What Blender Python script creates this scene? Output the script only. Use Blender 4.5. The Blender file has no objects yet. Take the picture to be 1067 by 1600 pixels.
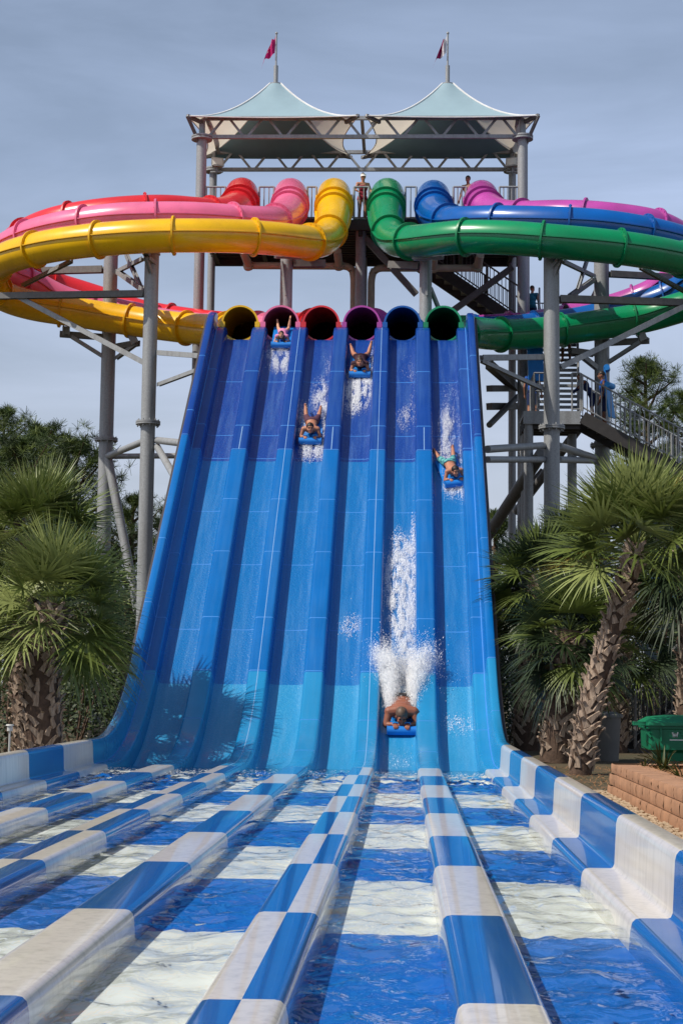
import bpy, math, random
from mathutils import Vector as V, Matrix, Quaternion, noise as mnoise
random.seed(7)
SC = bpy.context.scene
COL = SC.collection
R = math.radians
U = random.uniform
# ------------------------------------------------------------------ camera
FPX, CX, CY, ROLL = 2600.0, 533.5, 800.0, 0.0115
CAM = V((0, 0, 1.2))
def _cam():
    dx, dy = 632 - CX, -(1073 - CY)
    x = dx*math.cos(ROLL) - dy*math.sin(ROLL); y = dx*math.sin(ROLL) + dy*math.cos(ROLL)
    p = math.atan(-y/FPX); psi = math.atan(x/FPX*math.cos(p))
    hd = V((-math.sin(psi), math.cos(psi), 0)); rr = V((math.cos(psi), math.sin(psi), 0)); z = V((0, 0, 1))
    fw = hd*math.cos(p) + z*math.sin(p); up = -hd*math.sin(p) + z*math.cos(p)
    return fw, rr*math.cos(ROLL) + up*math.sin(ROLL), up*math.cos(ROLL) - rr*math.sin(ROLL)
FW, RT, UP = _cam()
def proj(P):
    d = V(P) - CAM; k = d.dot(FW)
    return CX + FPX*d.dot(RT)/k, CY - FPX*d.dot(UP)/k
def at(px, py, Y):
    d = FW + RT*((px-CX)/FPX) + UP*((CY-py)/FPX)
    return CAM + d*(Y/d.y)
cd = bpy.data.cameras.new('camera'); cam = bpy.data.objects.new('camera', cd); COL.objects.link(cam)
cd.sensor_fit = 'VERTICAL'; cd.sensor_height = 36; cd.sensor_width = 24; cd.lens = FPX/1600*36
cd.clip_start = .1; cd.clip_end = 3000
m3 = Matrix((RT, UP, -FW)).transposed()
cam.matrix_world = Matrix.Translation(CAM) @ m3.to_4x4()
SC.camera = cam
# ------------------------------------------------------------------ light and sky
SUN_EL, SUN_AZ = R(50), math.atan2(-.87, -.5)     # azimuth measured from +Y towards +X
sun_dir = V((math.sin(SUN_AZ)*math.cos(SUN_EL), math.cos(SUN_AZ)*math.cos(SUN_EL), math.sin(SUN_EL)))
sl = bpy.data.lights.new('sun', 'SUN'); sl.energy = 5.0; sl.angle = R(.5); sl.color = (1, .93, .82)
so = bpy.data.objects.new('sun', sl); COL.objects.link(so)
so.rotation_mode = 'QUATERNION'; so.rotation_quaternion = sun_dir.to_track_quat('Z', 'Y'); so.location = (-20, -10, 40)
w = bpy.data.worlds.new('World'); SC.world = w; w.use_nodes = True
nt = w.node_tree; nt.nodes.clear()
def N(nt, t, **kw):
    n = nt.nodes.new(t)
    for k, v in kw.items():
        if k[0] == '_': setattr(n, k[1:], v)
        else: n.inputs[k].default_value = v
    return n
out = N(nt, 'ShaderNodeOutputWorld'); bg = N(nt, 'ShaderNodeBackground', Strength=.082)
sky = N(nt, 'ShaderNodeTexSky', _sky_type='NISHITA', _sun_disc=False, _sun_elevation=SUN_EL, _sun_rotation=SUN_AZ % (2*math.pi),
        _air_density=1.3, _dust_density=2.2, _ozone_density=1.4)
tc = N(nt, 'ShaderNodeTexCoord'); mp = N(nt, 'ShaderNodeMapping'); mp.inputs['Scale'].default_value = (2.2, 2.2, 10); mp.inputs['Rotation'].default_value = (0, R(7), 0)
nz = N(nt, 'ShaderNodeTexNoise', Scale=1.15, Detail=8.0, Roughness=.55, Distortion=.5)
rp = N(nt, 'ShaderNodeValToRGB'); rp.color_ramp.elements[0].position = .32; rp.color_ramp.elements[1].position = .74
rp.color_ramp.elements[0].color = (.46, .46, .46, 1); rp.color_ramp.elements[1].color = (1, 1, 1, 1)
mx = N(nt, 'ShaderNodeMixRGB', Color2=(7.6, 9.1, 12.2, 1))
sx_ = N(nt, 'ShaderNodeSeparateXYZ'); mr = N(nt, 'ShaderNodeMapRange'); mr.inputs['From Min'].default_value = .3; mr.inputs['From Max'].default_value = .6; mr.inputs['To Min'].default_value = 1.; mr.inputs['To Max'].default_value = .1
ml = N(nt, 'ShaderNodeMath', _operation='MULTIPLY')
hz = N(nt, 'ShaderNodeMapRange'); hz.inputs['From Min'].default_value = .02; hz.inputs['From Max'].default_value = .3; hz.inputs['To Min'].default_value = 1.; hz.inputs['To Max'].default_value = 0.
hm = N(nt, 'ShaderNodeMixRGB', Color1=(7.2, 9.0, 12.8, 1), Color2=(10.2, 10.9, 12.4, 1))
nt.links.new(sx_.outputs['Z'], hz.inputs['Value']); nt.links.new(hz.outputs[0], hm.inputs['Fac']); nt.links.new(hm.outputs[0], mx.inputs['Color2'])
nt.links.new(tc.outputs['Generated'], sx_.inputs[0]); nt.links.new(sx_.outputs['Z'], mr.inputs['Value']); nt.links.new(mr.outputs[0], ml.inputs[1])
L = nt.links.new
L(tc.outputs['Generated'], mp.inputs['Vector']); L(mp.outputs['Vector'], nz.inputs['Vector']); L(nz.outputs['Fac'], rp.inputs['Fac'])
L(rp.outputs['Color'], ml.inputs[0]); L(ml.outputs[0], mx.inputs['Fac']); L(sky.outputs['Color'], mx.inputs['Color1']); L(mx.outputs['Color'], bg.inputs['Color']); L(bg.outputs[0], out.inputs[0])
vs = SC.view_settings; vs.view_transform = 'Standard'; vs.look = 'None'; vs.exposure = -.25; vs.gamma = 1; vs.use_curve_mapping = False
SC.cycles.max_bounces = 8; SC.cycles.volume_bounces = 5; SC.cycles.diffuse_bounces = 5; SC.cycles.transparent_max_bounces = 10; SC.cycles.use_denoising = True
SC.cycles.caustics_reflective = False; SC.cycles.caustics_refractive = False
# ------------------------------------------------------------------ materials
def lin(c): return c/12.92 if c <= .04045 else ((c+.055)/1.055)**2.4
def C(r, g, b): return tuple(lin(v/255) for v in (r, g, b)) + (1,)
def pmat(name, col, rough=.4, var=.1, vscale=3., bump=0., bscale=20., coat=0., metal=0., stretch=None, col2=None, trans=0., detail=4., contrast=None, spec=.5, streak=None):
    m = bpy.data.materials.new(name); m.use_nodes = True; t = m.node_tree; l = t.links.new
    b = t.nodes['Principled BSDF']; b.inputs['Roughness'].default_value = rough; b.inputs['Metallic'].default_value = metal
    b.inputs['Coat Weight'].default_value = coat; b.inputs['Coat Roughness'].default_value = .05; b.inputs['Specular IOR Level'].default_value = spec
    c = N(t, 'ShaderNodeTexCoord'); p = N(t, 'ShaderNodeMapping')
    if stretch: p.inputs['Scale'].default_value = stretch
    n = N(t, 'ShaderNodeTexNoise', Scale=vscale, Detail=detail, Roughness=.6)
    l(c.outputs['Object'], p.inputs['Vector']); l(p.outputs['Vector'], n.inputs['Vector'])
    x = N(t, 'ShaderNodeMixRGB')
    if col2 is None:
        x.inputs['Color1'].default_value = tuple(v*(1-var) for v in col[:3])+(1,); x.inputs['Color2'].default_value = tuple(min(1, v*(1+var)) for v in col[:3])+(1,)
    else:
        x.inputs['Color1'].default_value = col; x.inputs['Color2'].default_value = col2
    r = N(t, 'ShaderNodeValToRGB'); a, bb = contrast or (.3, .7)
    r.color_ramp.elements[0].position = a; r.color_ramp.elements[1].position = bb
    l(n.outputs['Fac'], r.inputs['Fac']); l(r.outputs['Color'], x.inputs['Fac']); l(x.outputs['Color'], b.inputs['Base Color'])
    rr = N(t, 'ShaderNodeMapRange'); rr.inputs['To Min'].default_value = rough*.8; rr.inputs['To Max'].default_value = min(1, rough*1.35)
    n4 = N(t, 'ShaderNodeTexNoise', Scale=vscale*.7+1.3, Detail=5.0); l(c.outputs['Object'], n4.inputs['Vector']); l(n4.outputs['Fac'], rr.inputs['Value']); l(rr.outputs[0], b.inputs['Roughness'])
    if streak:
        p3 = N(t, 'ShaderNodeMapping'); p3.inputs['Scale'].default_value = streak[0]; n3 = N(t, 'ShaderNodeTexNoise', Scale=1.0, Detail=5.0, Roughness=.6)
        r3 = N(t, 'ShaderNodeMapRange'); r3.inputs['From Min'].default_value = .46; r3.inputs['From Max'].default_value = .78; r3.inputs['To Max'].default_value = streak[2]
        x3 = N(t, 'ShaderNodeMixRGB', Color2=streak[1]); l(c.outputs['Object'], p3.inputs[0]); l(p3.outputs[0], n3.inputs['Vector']); l(n3.outputs['Fac'], r3.inputs['Value']); l(r3.outputs[0], x3.inputs['Fac']); l(x.outputs['Color'], x3.inputs['Color1']); l(x3.outputs['Color'], b.inputs['Base Color'])
    if bump:
        n2 = N(t, 'ShaderNodeTexNoise', Scale=bscale, Detail=4.0); bp = N(t, 'ShaderNodeBump', Strength=bump, Distance=.02)
        l(p.outputs['Vector'], n2.inputs['Vector']); l(n2.outputs['Fac'], bp.inputs['Height']); l(bp.outputs['Normal'], b.inputs['Normal'])
    if trans:
        tr = N(t, 'ShaderNodeBsdfTranslucent'); ms = N(t, 'ShaderNodeMixShader', Fac=trans); o = t.nodes['Material Output']
        l(x.outputs['Color'], tr.inputs['Color']); l(b.outputs[0], ms.inputs[1]); l(tr.outputs[0], ms.inputs[2]); l(ms.outputs[0], o.inputs['Surface'])
    return m
M = {}
def gel(name, col, rough=.24, var=.07, **k): return pmat(name, col, rough, var, 1.3, coat=.25, streak=((7, .35, .35), C(120, 170, 210), .14), **k)
M['top'] = gel('dark blue gelcoat', C(10, 62, 144)); M['mid'] = gel('mid blue gelcoat', C(0, 102, 178)); M['low'] = gel('light blue gelcoat', C(30, 136, 192))
def wet(name, col, col2):
    m = pmat(name, col, .3, col2=col2, vscale=34., detail=8., contrast=(.5, .7), bump=.6, bscale=30., coat=.3, streak=((9, .6, .6), C(150, 195, 230), .16)); return m
M['topf'] = wet('dark blue wet lane', C(10, 60, 144), C(40, 90, 172)); M['midf'] = wet('mid blue wet lane', C(0, 106, 176), C(14, 122, 190)); M['lowf'] = wet('light blue wet lane', C(40, 142, 194), C(70, 160, 206))
M['seam'] = pmat('white caulk seam', C(135, 172, 215), .5)
M['seam2'] = pmat('pale panel joint', C(60, 130, 205), .5)
M['under'] = pmat('dark fibreglass rim', C(70, 66, 70), .6)
M['white'] = pmat('white gelcoat with lime streaks', C(222, 215, 205), .3, col2=C(190, 184, 174), vscale=2.2, stretch=(9, 9, .7), coat=.6, contrast=(.45, .8))
M['blue'] = pmat('blue gelcoat with lime streaks', C(6, 92, 168), .22, col2=C(40, 108, 172), vscale=2.6, stretch=(9, 9, .7), coat=.6, contrast=(.52, .85))
M['wfloor'] = pmat('white pool floor', C(240, 241, 237), .5, .06, 2.5); M['bfloor'] = pmat('blue pool floor', C(0, 110, 205), .5, .1, 2.5)
M['galv'] = pmat('galvanised steel', C(154, 157, 160), .5, .18, 26., metal=.15, detail=6., bump=.08, bscale=60., streak=((7, 7, .4), C(96, 90, 84), .45))
M['galvd'] = pmat('weathered steel', C(108, 107, 106), .55, .18, 9., metal=.1)
M['grating'] = pmat('dark deck steel', C(58, 55, 54), .6, .2, 6.)
M['pvc'] = pmat('stained pipe plastic', C(178, 172, 150), .5, .12, 4.)
M['concrete'] = pmat('concrete', C(178, 168, 150), .85, .12, 5., bump=.3)
tubecol = dict(red=C(226, 44, 52), pink=C(240, 118, 160), yellow=C(247, 190, 8), green=C(0, 140, 88), blue=C(0, 92, 176), purple=C(186, 74, 164))
for k, c in tubecol.items():
    M['t_'+k] = pmat(k+' fibreglass', c, .26, .14, .8, coat=.3, streak=((1.4, 1.4, 1.4), tuple(v*.62+.02 for v in c[:3])+(1,), .6)); M['i_'+k] = pmat(k+' tube inside, darkened by wear', tuple(v*.45 for v in c[:3])+(1,), .5); M['f_'+k] = pmat(k+' flange', tuple(v*.8 for v in c[:3])+(1,), .4, .1, 4.)  # the inside tone has the tube's shade mixed into its colour
M['fabB'] = pmat('blue grey shade fabric', C(146, 172, 184), .8, .04, 2., trans=.02); M['fabW'] = pmat('cream shade fabric', C(222, 214, 200), .8, .04, 2., trans=.5); M['undershade'] = pmat('dark teal lining', C(108, 142, 152), .9, .06, 2.); M['fabT'] = pmat('edge webbing', C(225, 225, 225), .7)  # darker teal puts the shade below the canopy into the colour
M['boot'] = pmat('dry palm boot', C(186, 166, 146), .9, col2=C(120, 100, 86), vscale=9., stretch=(4, 4, .8), bump=.5, bscale=30.)
M['palmtrunk'] = pmat('palm trunk fibre', C(84, 66, 54), .95, .35, 14., bump=.6)
M['leafA'] = pmat('palm leaf green', C(102, 116, 56), .4, .25, 2., trans=.18); M['leafB'] = pmat('palm leaf pale', C(140, 150, 90), .4, .2, 2., trans=.18); M['leafC'] = pmat('palm leaf yellowing', C(150, 128, 56), .6, .25, 2., trans=.25); M['leafD'] = pmat('palm leaf shade tone', C(44, 60, 32), .5, .25, 2., trans=.08)  # leafD is darkened so background palms look deep in shade
M['bark'] = pmat('pine bark', C(88, 70, 56), .95, .3, 8., bump=.6)
M['needleA'] = pmat('pine needles', C(62, 82, 32), .6, .3, 1.2, trans=.12); M['needleB'] = pmat('pine needles light', C(92, 108, 42), .6, .3, 1.2, trans=.12); M['needleC'] = pmat('pine needles deep', C(42, 60, 27), .6, .3, 1.2, trans=.1)
M['shrubA'] = pmat('shrub leaf', C(40, 56, 24), .5, .3, 2., trans=.1); M['shrubB'] = pmat('shrub leaf light', C(66, 80, 32), .5, .3, 2., trans=.1)
M['ground'] = pmat('sandy planting soil', C(92, 76, 56), .95, col2=C(58, 60, 36), vscale=.9, bump=.6, bscale=14.)
M['straw'] = pmat('pine straw', C(142, 98, 62), .95, .35, 18., bump=.8, bscale=40.); M['straw2'] = pmat('pine straw blade', C(170, 122, 80), .9, .3, 7.)
M['gravel'] = pmat('pale gravel', C(170, 150, 124), .9, .25, 9.)
M['block'] = pmat('tan split block', C(168, 126, 96), .95, .2, 5., bump=.35, bscale=34., stretch=(1, 1, .5))
M['foam'] = pmat('white water', C(252, 253, 255), .4, .01, 3., trans=.35)
M['mat'] = pmat('blue foam mat', C(16, 122, 208), .45, .06, 5.); M['mat2'] = pmat('pale blue foam mat', C(40, 145, 220), .45, .06, 5.)
M['black'] = pmat('black plastic', C(30, 30, 32), .5)
M['binG'] = pmat('green bin plastic', C(10, 112, 78), .4, .08, 3.); M['binL'] = pmat('green bin lid', C(22, 128, 90), .4, .08, 3.); M['pwhite'] = pmat('white paint', C(228, 228, 224), .5, .03); M['grey'] = pmat('pale grey plastic', C(190, 190, 186), .5, .05)
M['greybin'] = pmat('grey bin plastic', C(112, 108, 104), .6, .1)
M['flagP'] = pmat('magenta flag', C(205, 40, 120), .8, .1, trans=.3); M['flagM'] = pmat('maroon flag', C(130, 24, 80), .8, .1, trans=.3); M['flagW'] = pmat('white flag', C(230, 226, 230), .8, .03, trans=.3)
M['eye'] = pmat('dark eye', C(30, 22, 20), .3); M['lip'] = pmat('lips', C(150, 80, 72), .5)
M['tarp'] = pmat('blue tarp', C(40, 96, 150), .6, .15)
# water: real surface, see-through by Fresnel
def water_mat():
    m = bpy.data.materials.new('pool water'); m.use_nodes = True; t = m.node_tree; l = t.links.new; t.nodes.clear()
    o = N(t, 'ShaderNodeOutputMaterial'); tr = N(t, 'ShaderNodeBsdfTransparent', Color=(.94, .98, .99, 1)); g = N(t, 'ShaderNodeBsdfGlossy', Roughness=.03)
    ms = N(t, 'ShaderNodeMixShader'); fr = N(t, 'ShaderNodeFresnel', IOR=1.27)
    c = N(t, 'ShaderNodeTexCoord'); p = N(t, 'ShaderNodeMapping'); p.inputs['Scale'].default_value = (1.5, 1, 1)
    n = N(t, 'ShaderNodeTexNoise', Scale=4.2, Detail=2.5, Roughness=.5, Distortion=.9); b = N(t, 'ShaderNodeBump', Strength=.38, Distance=.05)
    l(c.outputs['Object'], p.inputs['Vector']); l(p.outputs[0], n.inputs['Vector']); l(n.outputs['Fac'], b.inputs['Height'])
    l(b.outputs['Normal'], g.inputs['Normal']); b2 = N(t, 'ShaderNodeBump', Strength=.24, Distance=.05); l(n.outputs['Fac'], b2.inputs['Height']); l(b2.outputs[0], fr.inputs['Normal'])
    l(fr.outputs[0], ms.inputs['Fac']); l(tr.outputs[0], ms.inputs[1]); l(g.outputs[0], ms.inputs[2]); l(ms.outputs[0], o.inputs['Surface'])
    return m
M['water'] = water_mat()
# ------------------------------------------------------------------ mesh builder
OFF = {}
class MB:
    def __init__(s): s.v = []; s.f = []; s.m = []
    def add(s, vs_, fs, mi=0):
        b = len(s.v); s.v += [tuple(x) for x in vs_]; s.f += [tuple(i+b for i in f) for f in fs]
        s.m += [mi]*len(fs) if isinstance(mi, int) else mi
    def box(s, c, size, rot=None, mi=0):
        c = V(c); x, y, z = (k/2 for k in size)
        P = [V((a*x, b*y, d*z)) for d in (-1, 1) for b in (-1, 1) for a in (-1, 1)]
        if rot is not None: P = [rot @ p for p in P]
        s.add([c+p for p in P], [(0, 2, 3, 1), (4, 5, 7, 6), (0, 1, 5, 4), (2, 6, 7, 3), (0, 4, 6, 2), (1, 3, 7, 5)], mi)
    def beam(s, p, q, w_, h_, mi=0, up=None):
        p, q = V(p), V(q); d = (q-p); ln = d.length
        if ln < 1e-6: return
        d.normalize(); u = V(up) if up else (V((0, 0, 1)) if abs(d.z) < .95 else V((0, 1, 0)))
        a = d.cross(u).normalized(); b = a.cross(d)
        s.box((p+q)/2, (w_, ln, h_), Matrix((a, d, b)).transposed(), mi)
    def tube(s, pts, r, n=10, mi=0, caps=True):
        pts = [V(p) for p in pts]; rs = r if isinstance(r, (list, tuple)) else [r]*len(pts)
        base = len(s.v); prev = None
        for i, p in enumerate(pts):
            d = (pts[min(i+1, len(pts)-1)] - pts[max(i-1, 0)]).normalized()
            if prev is None: a = d.orthogonal().normalized()
            else: a = (prev - d*prev.dot(d)); a = a.normalized() if a.length > 1e-5 else d.orthogonal().normalized()
            prev = a; b = d.cross(a)
            for k in range(n):
                t = 2*math.pi*k/n; s.v.append(tuple(p + a*(math.cos(t)*rs[i]) + b*(math.sin(t)*rs[i])))
        for i in range(len(pts)-1):
            for k in range(n):
                k2 = (k+1) % n; s.f.append((base+i*n+k, base+i*n+k2, base+(i+1)*n+k2, base+(i+1)*n+k)); s.m.append(mi)
        if caps:
            s.f.append(tuple(base+k for k in reversed(range(n)))); s.m.append(mi)
            e = base+(len(pts)-1)*n; s.f.append(tuple(e+k for k in range(n))); s.m.append(mi)
    def ell(s, c, rad, rot=None, nu=12, nv=8, mi=0):
        c = V(c); vs_ = []; fs = []
        for j in range(nv+1):
            ph = math.pi*j/nv
            for i in range(nu):
                th = 2*math.pi*i/nu; p = V((rad[0]*math.sin(ph)*math.cos(th), rad[1]*math.sin(ph)*math.sin(th), rad[2]*math.cos(ph)))
                vs_.append(c + (rot @ p if rot is not None else p))
        for j in range(nv):
            for i in range(nu):
                i2 = (i+1) % nu; fs.append((j*nu+i, (j+1)*nu+i, (j+1)*nu+i2, j*nu+i2))
        s.add(vs_, fs, mi)
    def cap(s, p, q, r1, r2, n=10):
        p, q = V(p), V(q); k = 4; d = (q-p)
        s.tube([p + d*(i/k) for i in range(k+1)], [r1+(r2-r1)*i/k for i in range(k+1)], n, caps=True)
        s.ell(p, (r1,)*3, nu=n, nv=6); s.ell(q, (r2,)*3, nu=n, nv=6)
    def grid(s, rows, mfun=None, mi=0, closed=False):
        b = len(s.v); n = len(rows[0])
        for r_ in rows: s.v += [tuple(p) for p in r_]
        for i in range(len(rows)-1):
            for k in range(n if closed else n-1):
                k2 = (k+1) % n; s.f.append((b+i*n+k, b+i*n+k2, b+(i+1)*n+k2, b+(i+1)*n+k)); s.m.append(mfun(i, k) if mfun else mi)
    def ring(s, c, nrm, r0, r1, th, n=28, mi=0, up=None):
        c = V(c); nrm = V(nrm).normalized(); a = nrm.orthogonal().normalized(); b = nrm.cross(a); rows = []
        for (r_, o) in ((r0, -th/2), (r1, -th/2), (r1, th/2), (r0, th/2)):
            rows.append([c + nrm*o + a*(math.cos(2*math.pi*k/n)*r_) + b*(math.sin(2*math.pi*k/n)*r_) for k in range(n)])
        s.grid(rows, mi=mi, closed=True)
    def build(s, name, mats, parent=None, smooth=True, ang=40, loc=None, local=False):
        if not isinstance(mats, (list, tuple)): mats = [mats]
        me = bpy.data.meshes.new(name); off = V((0, 0, 0))
        if parent is not None and not local: off = OFF.get(parent.name, V((0, 0, 0)))
        if loc is not None: off = V(loc)
        vv = s.v if off.length == 0 else [(a-off.x, b-off.y, c-off.z) for a, b, c in s.v]
        me.from_pydata(vv, [], s.f)
        for m_ in mats: me.materials.append(m_)
        if len(mats) > 1: me.polygons.foreach_set('material_index', s.m)
        if smooth:
            me.polygons.foreach_set('use_smooth', [True]*len(me.polygons)); me.set_sharp_from_angle(angle=R(ang))
        me.update()
        o = bpy.data.objects.new(name, me); COL.objects.link(o)
        if parent is not None: o.parent = parent; OFF[o.name] = off
        elif loc is not None: o.location = off; OFF[o.name] = off
        return o
def tag(o, label=None, cat=None, group=None, kind=None):
    if label: o['label'] = label
    if cat: o['category'] = cat
    if group: o['group'] = group
    if kind: o['kind'] = kind
    return o
def thing(name, label, cat, loc=(0, 0, 0), group=None):
    o = bpy.data.objects.new(name, None); COL.objects.link(o); o.location = loc; o.empty_display_size = .2
    OFF[o.name] = V(loc); return tag(o, label, cat, group)
def catmull(P, step=.15, smooth=2):
    P = [V(p) for p in P]; out_ = []
    Q = [P[0]*2-P[1]] + P + [P[-1]*2-P[-2]]
    for i in range(1, len(Q)-2):
        p0, p1, p2, p3 = Q[i-1:i+3]; n = max(2, int((p2-p1).length/step))
        for k in range(n):
            t = k/n; out_.append(.5*((2*p1)+(p2-p0)*t+(2*p0-5*p1+4*p2-p3)*t*t+(3*p1-p0-3*p2+p3)*t**3))
    out_.append(P[-1])
    for _ in range(smooth):
        out_ = [out_[0]] + [(out_[i-1]+out_[i]*2+out_[i+1])/4 for i in range(1, len(out_)-1)] + [out_[-1]]
    return out_
# ------------------------------------------------------------------ racer slide profile
A40 = R(40); RA = 5.6; Y0 = 25.9
def prof(s):
    """point (Y, Z) and slope angle of the divider tops at run length s from the pool edge at Y = 25"""
    if s < .9: return 25+s, 0., 0.
    s -= .9
    if s < RA*A40: a = s/RA; return Y0+RA*math.sin(a), RA*(1-math.cos(a)), a
    s -= RA*A40; y1, z1 = Y0+RA*math.sin(A40), RA*(1-math.cos(A40)); ll = (39.5-y1)/math.cos(A40)
    if s < ll: return y1+s*math.cos(A40), z1+s*math.sin(A40), A40
    s -= ll; y2, z2 = 39.5, z1+ll*math.sin(A40)
    a = max(R(3), A40-s); ds = A40-a
    return y2+math.sin(A40)-math.sin(a), z2+math.cos(a)-math.cos(A40), a
S_END = .9+RA*A40+(39.5-Y0-RA*math.sin(A40))/math.cos(A40)+R(37)
def sp(s, x, h=0.):
    y, z, a = prof(s); return V((x, y-math.sin(a)*h, z+math.cos(a)*h))
def s_of(py, x=-1.61, h=0.):
    lo, hi = 0., S_END
    for _ in range(40):
        mid = (lo+hi)/2
        if proj(sp(mid, x, h))[1] > py: lo = mid
        else: hi = mid
    return (lo+hi)/2
def floor_pt(px, py, h=-.29):
    x = -1.6
    for _ in range(6):
        s = s_of(py, x, h); p = sp(s, x, h); x += (px-proj(p)[0])*p.y/FPX
    return x, s
DIV = [-3.6, -2.605, -1.61, -.615, .38]; LANE = [-4.0975+.995*i for i in range(6)]
WL, WR = -4.595, 1.375
SB1, SB2 = s_of(1050), s_of(703)
DSEC = [(-.2, -.3), (-.192, -.24), (-.178, -.06), (-.168, -.022), (-.15, -.005), (-.125, 0)]
DSEC = DSEC + [(-x, h) for x, h in reversed(DSEC)]
DSECW = DSEC[:6] + [(-.0055, .002), (.0055, .002)] + DSEC[6:]
WSEC = [(-.2, -.3), (-.192, -.24), (-.178, -.06), (-.168, -.022), (-.15, -.005), (-.125, 0), (.018, 0), (.034, .006), (.044, .03), (.058, .30), (.066, .332), (.082, .352), (.105, .36), (.2, .36), (.22, .35), (.231, .32), (.232, .1), (.232, -.45)]
LSEC = [(-.305, -.27), (-.28, -.292), (-.22, -.303), (-.1, -.306), (.1, -.306), (.22, -.303), (.28, -.292), (.305, -.27)]
slide = thing('racer_slide', 'steep six lane mat racing slide, dark blue on top and paler at the foot', 'water slide', (-1.61, 25, -.3))
base_s = [i*.3 for i in range(int(S_END/.3)+1)] + [S_END] + [S_END-.1*i for i in range(1, 7)]
def sweep_slide(sec, xc, name, mats, seams, mir=1, longi=None):
    ss = set(round(x, 4) for x in base_s)
    for b in (SB1, SB2): ss.add(round(b, 4))
    for q in seams: ss.add(round(q-.011, 4)); ss.add(round(q+.011, 4))
    ss = sorted(ss)
    rows = [[sp(s, xc+mir*x, h) for x, h in sec] for s in ss]
    def mf(i, k):
        if longi is not None and k in longi: return 4 if mir == 1 and xc != WR else 3
        mid = (ss[i]+ss[i+1])/2
        for q in seams:
            if abs(mid-q) < .0105: return 3
        return 0 if mid < SB1 else (1 if mid < SB2 else 2)
    mb = MB(); mb.grid(rows, mf)
    if mir > 0: mb.f = [tuple(reversed(f)) for f in mb.f]
    return mb.build(name, [M[k] for k in mats], slide, ang=50)
SEAM_D = [s_of(y) for y in (1172, 1124, 1048, 965, 862, 780, 702, 665, 580)]
SEAM_F = [s_of(y, -1.61, -.3) for y in (985, 883, 800, 717, 681, 597)]
gm = ['low', 'mid', 'top', 'seam2', 'seam']
for i, x in enumerate(DIV): sweep_slide(DSECW if i in (1, 3) else DSEC, x, 'lane_divider', gm, SEAM_D, 1, (6,) if i in (1, 3) else None)
for x in LANE: sweep_slide(LSEC, x, 'lane', ['lowf', 'midf', 'topf', 'seam2', 'seam'], SEAM_F)
for x, mr in ((WL, -1), (WR, 1)):
    sm = [s_of(y, x+mr*.14, .36) for y in (1110, 1027, 940, 840, 678, 640, 555)]
    sweep_slide(WSEC, x, 'side_wall', gm, sm, mr, (6,))
    mb = MB(); ss = [i*.3 for i in range(2, int(S_END/.3)+1)]+[S_END]
    for a, b in ((.233, .29),):
        mb.grid([[sp(s, x+mr*a, .25), sp(s, x+mr*b, .25), sp(s, x+mr*b, -.5), sp(s, x+mr*a, -.5)] for s in ss], closed=True)
    mb.build('side_flange', M['under'], slide)
# short vertical joints on the dark band of the un-capped dividers
for x in (DIV[0], DIV[2], DIV[4]):
    mb = MB(); a, b = SB2+.02, s_of(667)
    mb.grid([[sp(a+(b-a)*i/4, x-.008, .003), sp(a+(b-a)*i/4, x+.008, .003)] for i in range(5)]); mb.build('joint_strip', M['seam'], slide)
# steel frame below the slide deck
mb = MB()
for x in (-4.5, -3.1, -1.6, -.1, 1.2):
    for s in (7.5, 12., 16.4):
        p = sp(s, x, -.6); mb.beam((x, p.y, -.5), p, .2, .2)
    mb.beam(sp(6, x, -.55), sp(S_END-.2, x, -.55), .12, .2)
for s in (7.5, 10, 12., 14.2, 16.4): mb.beam(sp(s, -4.6, -.68), sp(s, 1.4, -.68), .15, .15)
mb.build('steel_frame', M['galvd'], slide)
# ------------------------------------------------------------------ run-out trough with chequered dividers
def y_of(py):
    lo, hi = 3., 30.
    for _ in range(40):
        mid = (lo+hi)/2
        if proj((DIV[4], mid, 0))[1] > py: lo = mid
        else: hi = mid
    return lo
BND = [25.0]+[y_of(v) for v in (1212.5, 1227, 1246, 1271, 1306, 1353, 1430, 1569)]
for _ in range(3): BND.append(BND[-1]-2.38)
BND.append(-2.4)
trough = thing('runout_trough', 'run-out trough at the foot of the slide with blue and white chequered dividers and walls', 'splash trough', (-1.61, 12, -.35))
def seg_rows(step=.6):
    ys = set()
    for a, b in zip(BND[:-1], BND[1:]):
        n = max(1, int((a-b)/step))
        for i in range(n): ys.add(round(a-.009-(a-b-.018)*i/n, 4))
        ys.add(round(b+.009, 4))
    return sorted(ys)
YS = seg_rows()
def segk(y):
    for k, (a, b) in enumerate(zip(BND[:-1], BND[1:])):
        if b+.0085 < y < a-.0085: return k
    return -1
def sweep_flat(sec, xc, name, mir=1, phase=lambda x: 0, joint=True):
    rows = [[V((xc+mir*x, y, h)) for x, h in sec] for y in YS]
    def mf(i, k):
        g = segk((YS[i]+YS[i+1])/2)
        if g < 0: return 0
        x = xc + mir*(sec[k][0]+sec[k+1][0])/2
        return (g+phase(x)) % 2
    mb = MB(); mb.grid(rows, mf)
    for e in (0, -1): mb.f.append(tuple((0 if e == 0 else len(mb.v)-len(sec))+k for k in range(len(sec)))); mb.m.append(0)
    if mir > 0: mb.f = [tuple(reversed(f)) for f in mb.f]
    return mb.build(name, [M['white'], M['blue']], trough, ang=50)
DS2 = [(-.2, -.34), (-.195, -.25)] + DSEC[2:10] + [(.195, -.25), (.2, -.34)]
DS2W = DS2[:6] + [(0, 0)] + DS2[6:]
ph = lambda x: 0 if (x > DIV[3] or x < DIV[1]) else 1
for i, x in enumerate(DIV): sweep_flat(DS2W if i in (1, 3) else DS2, x, 'divider', 1, ph)
WS2 = [(-.2, -.34), (-.195, -.25)] + WSEC[2:-1] + [(.232, -.4)]
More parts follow.
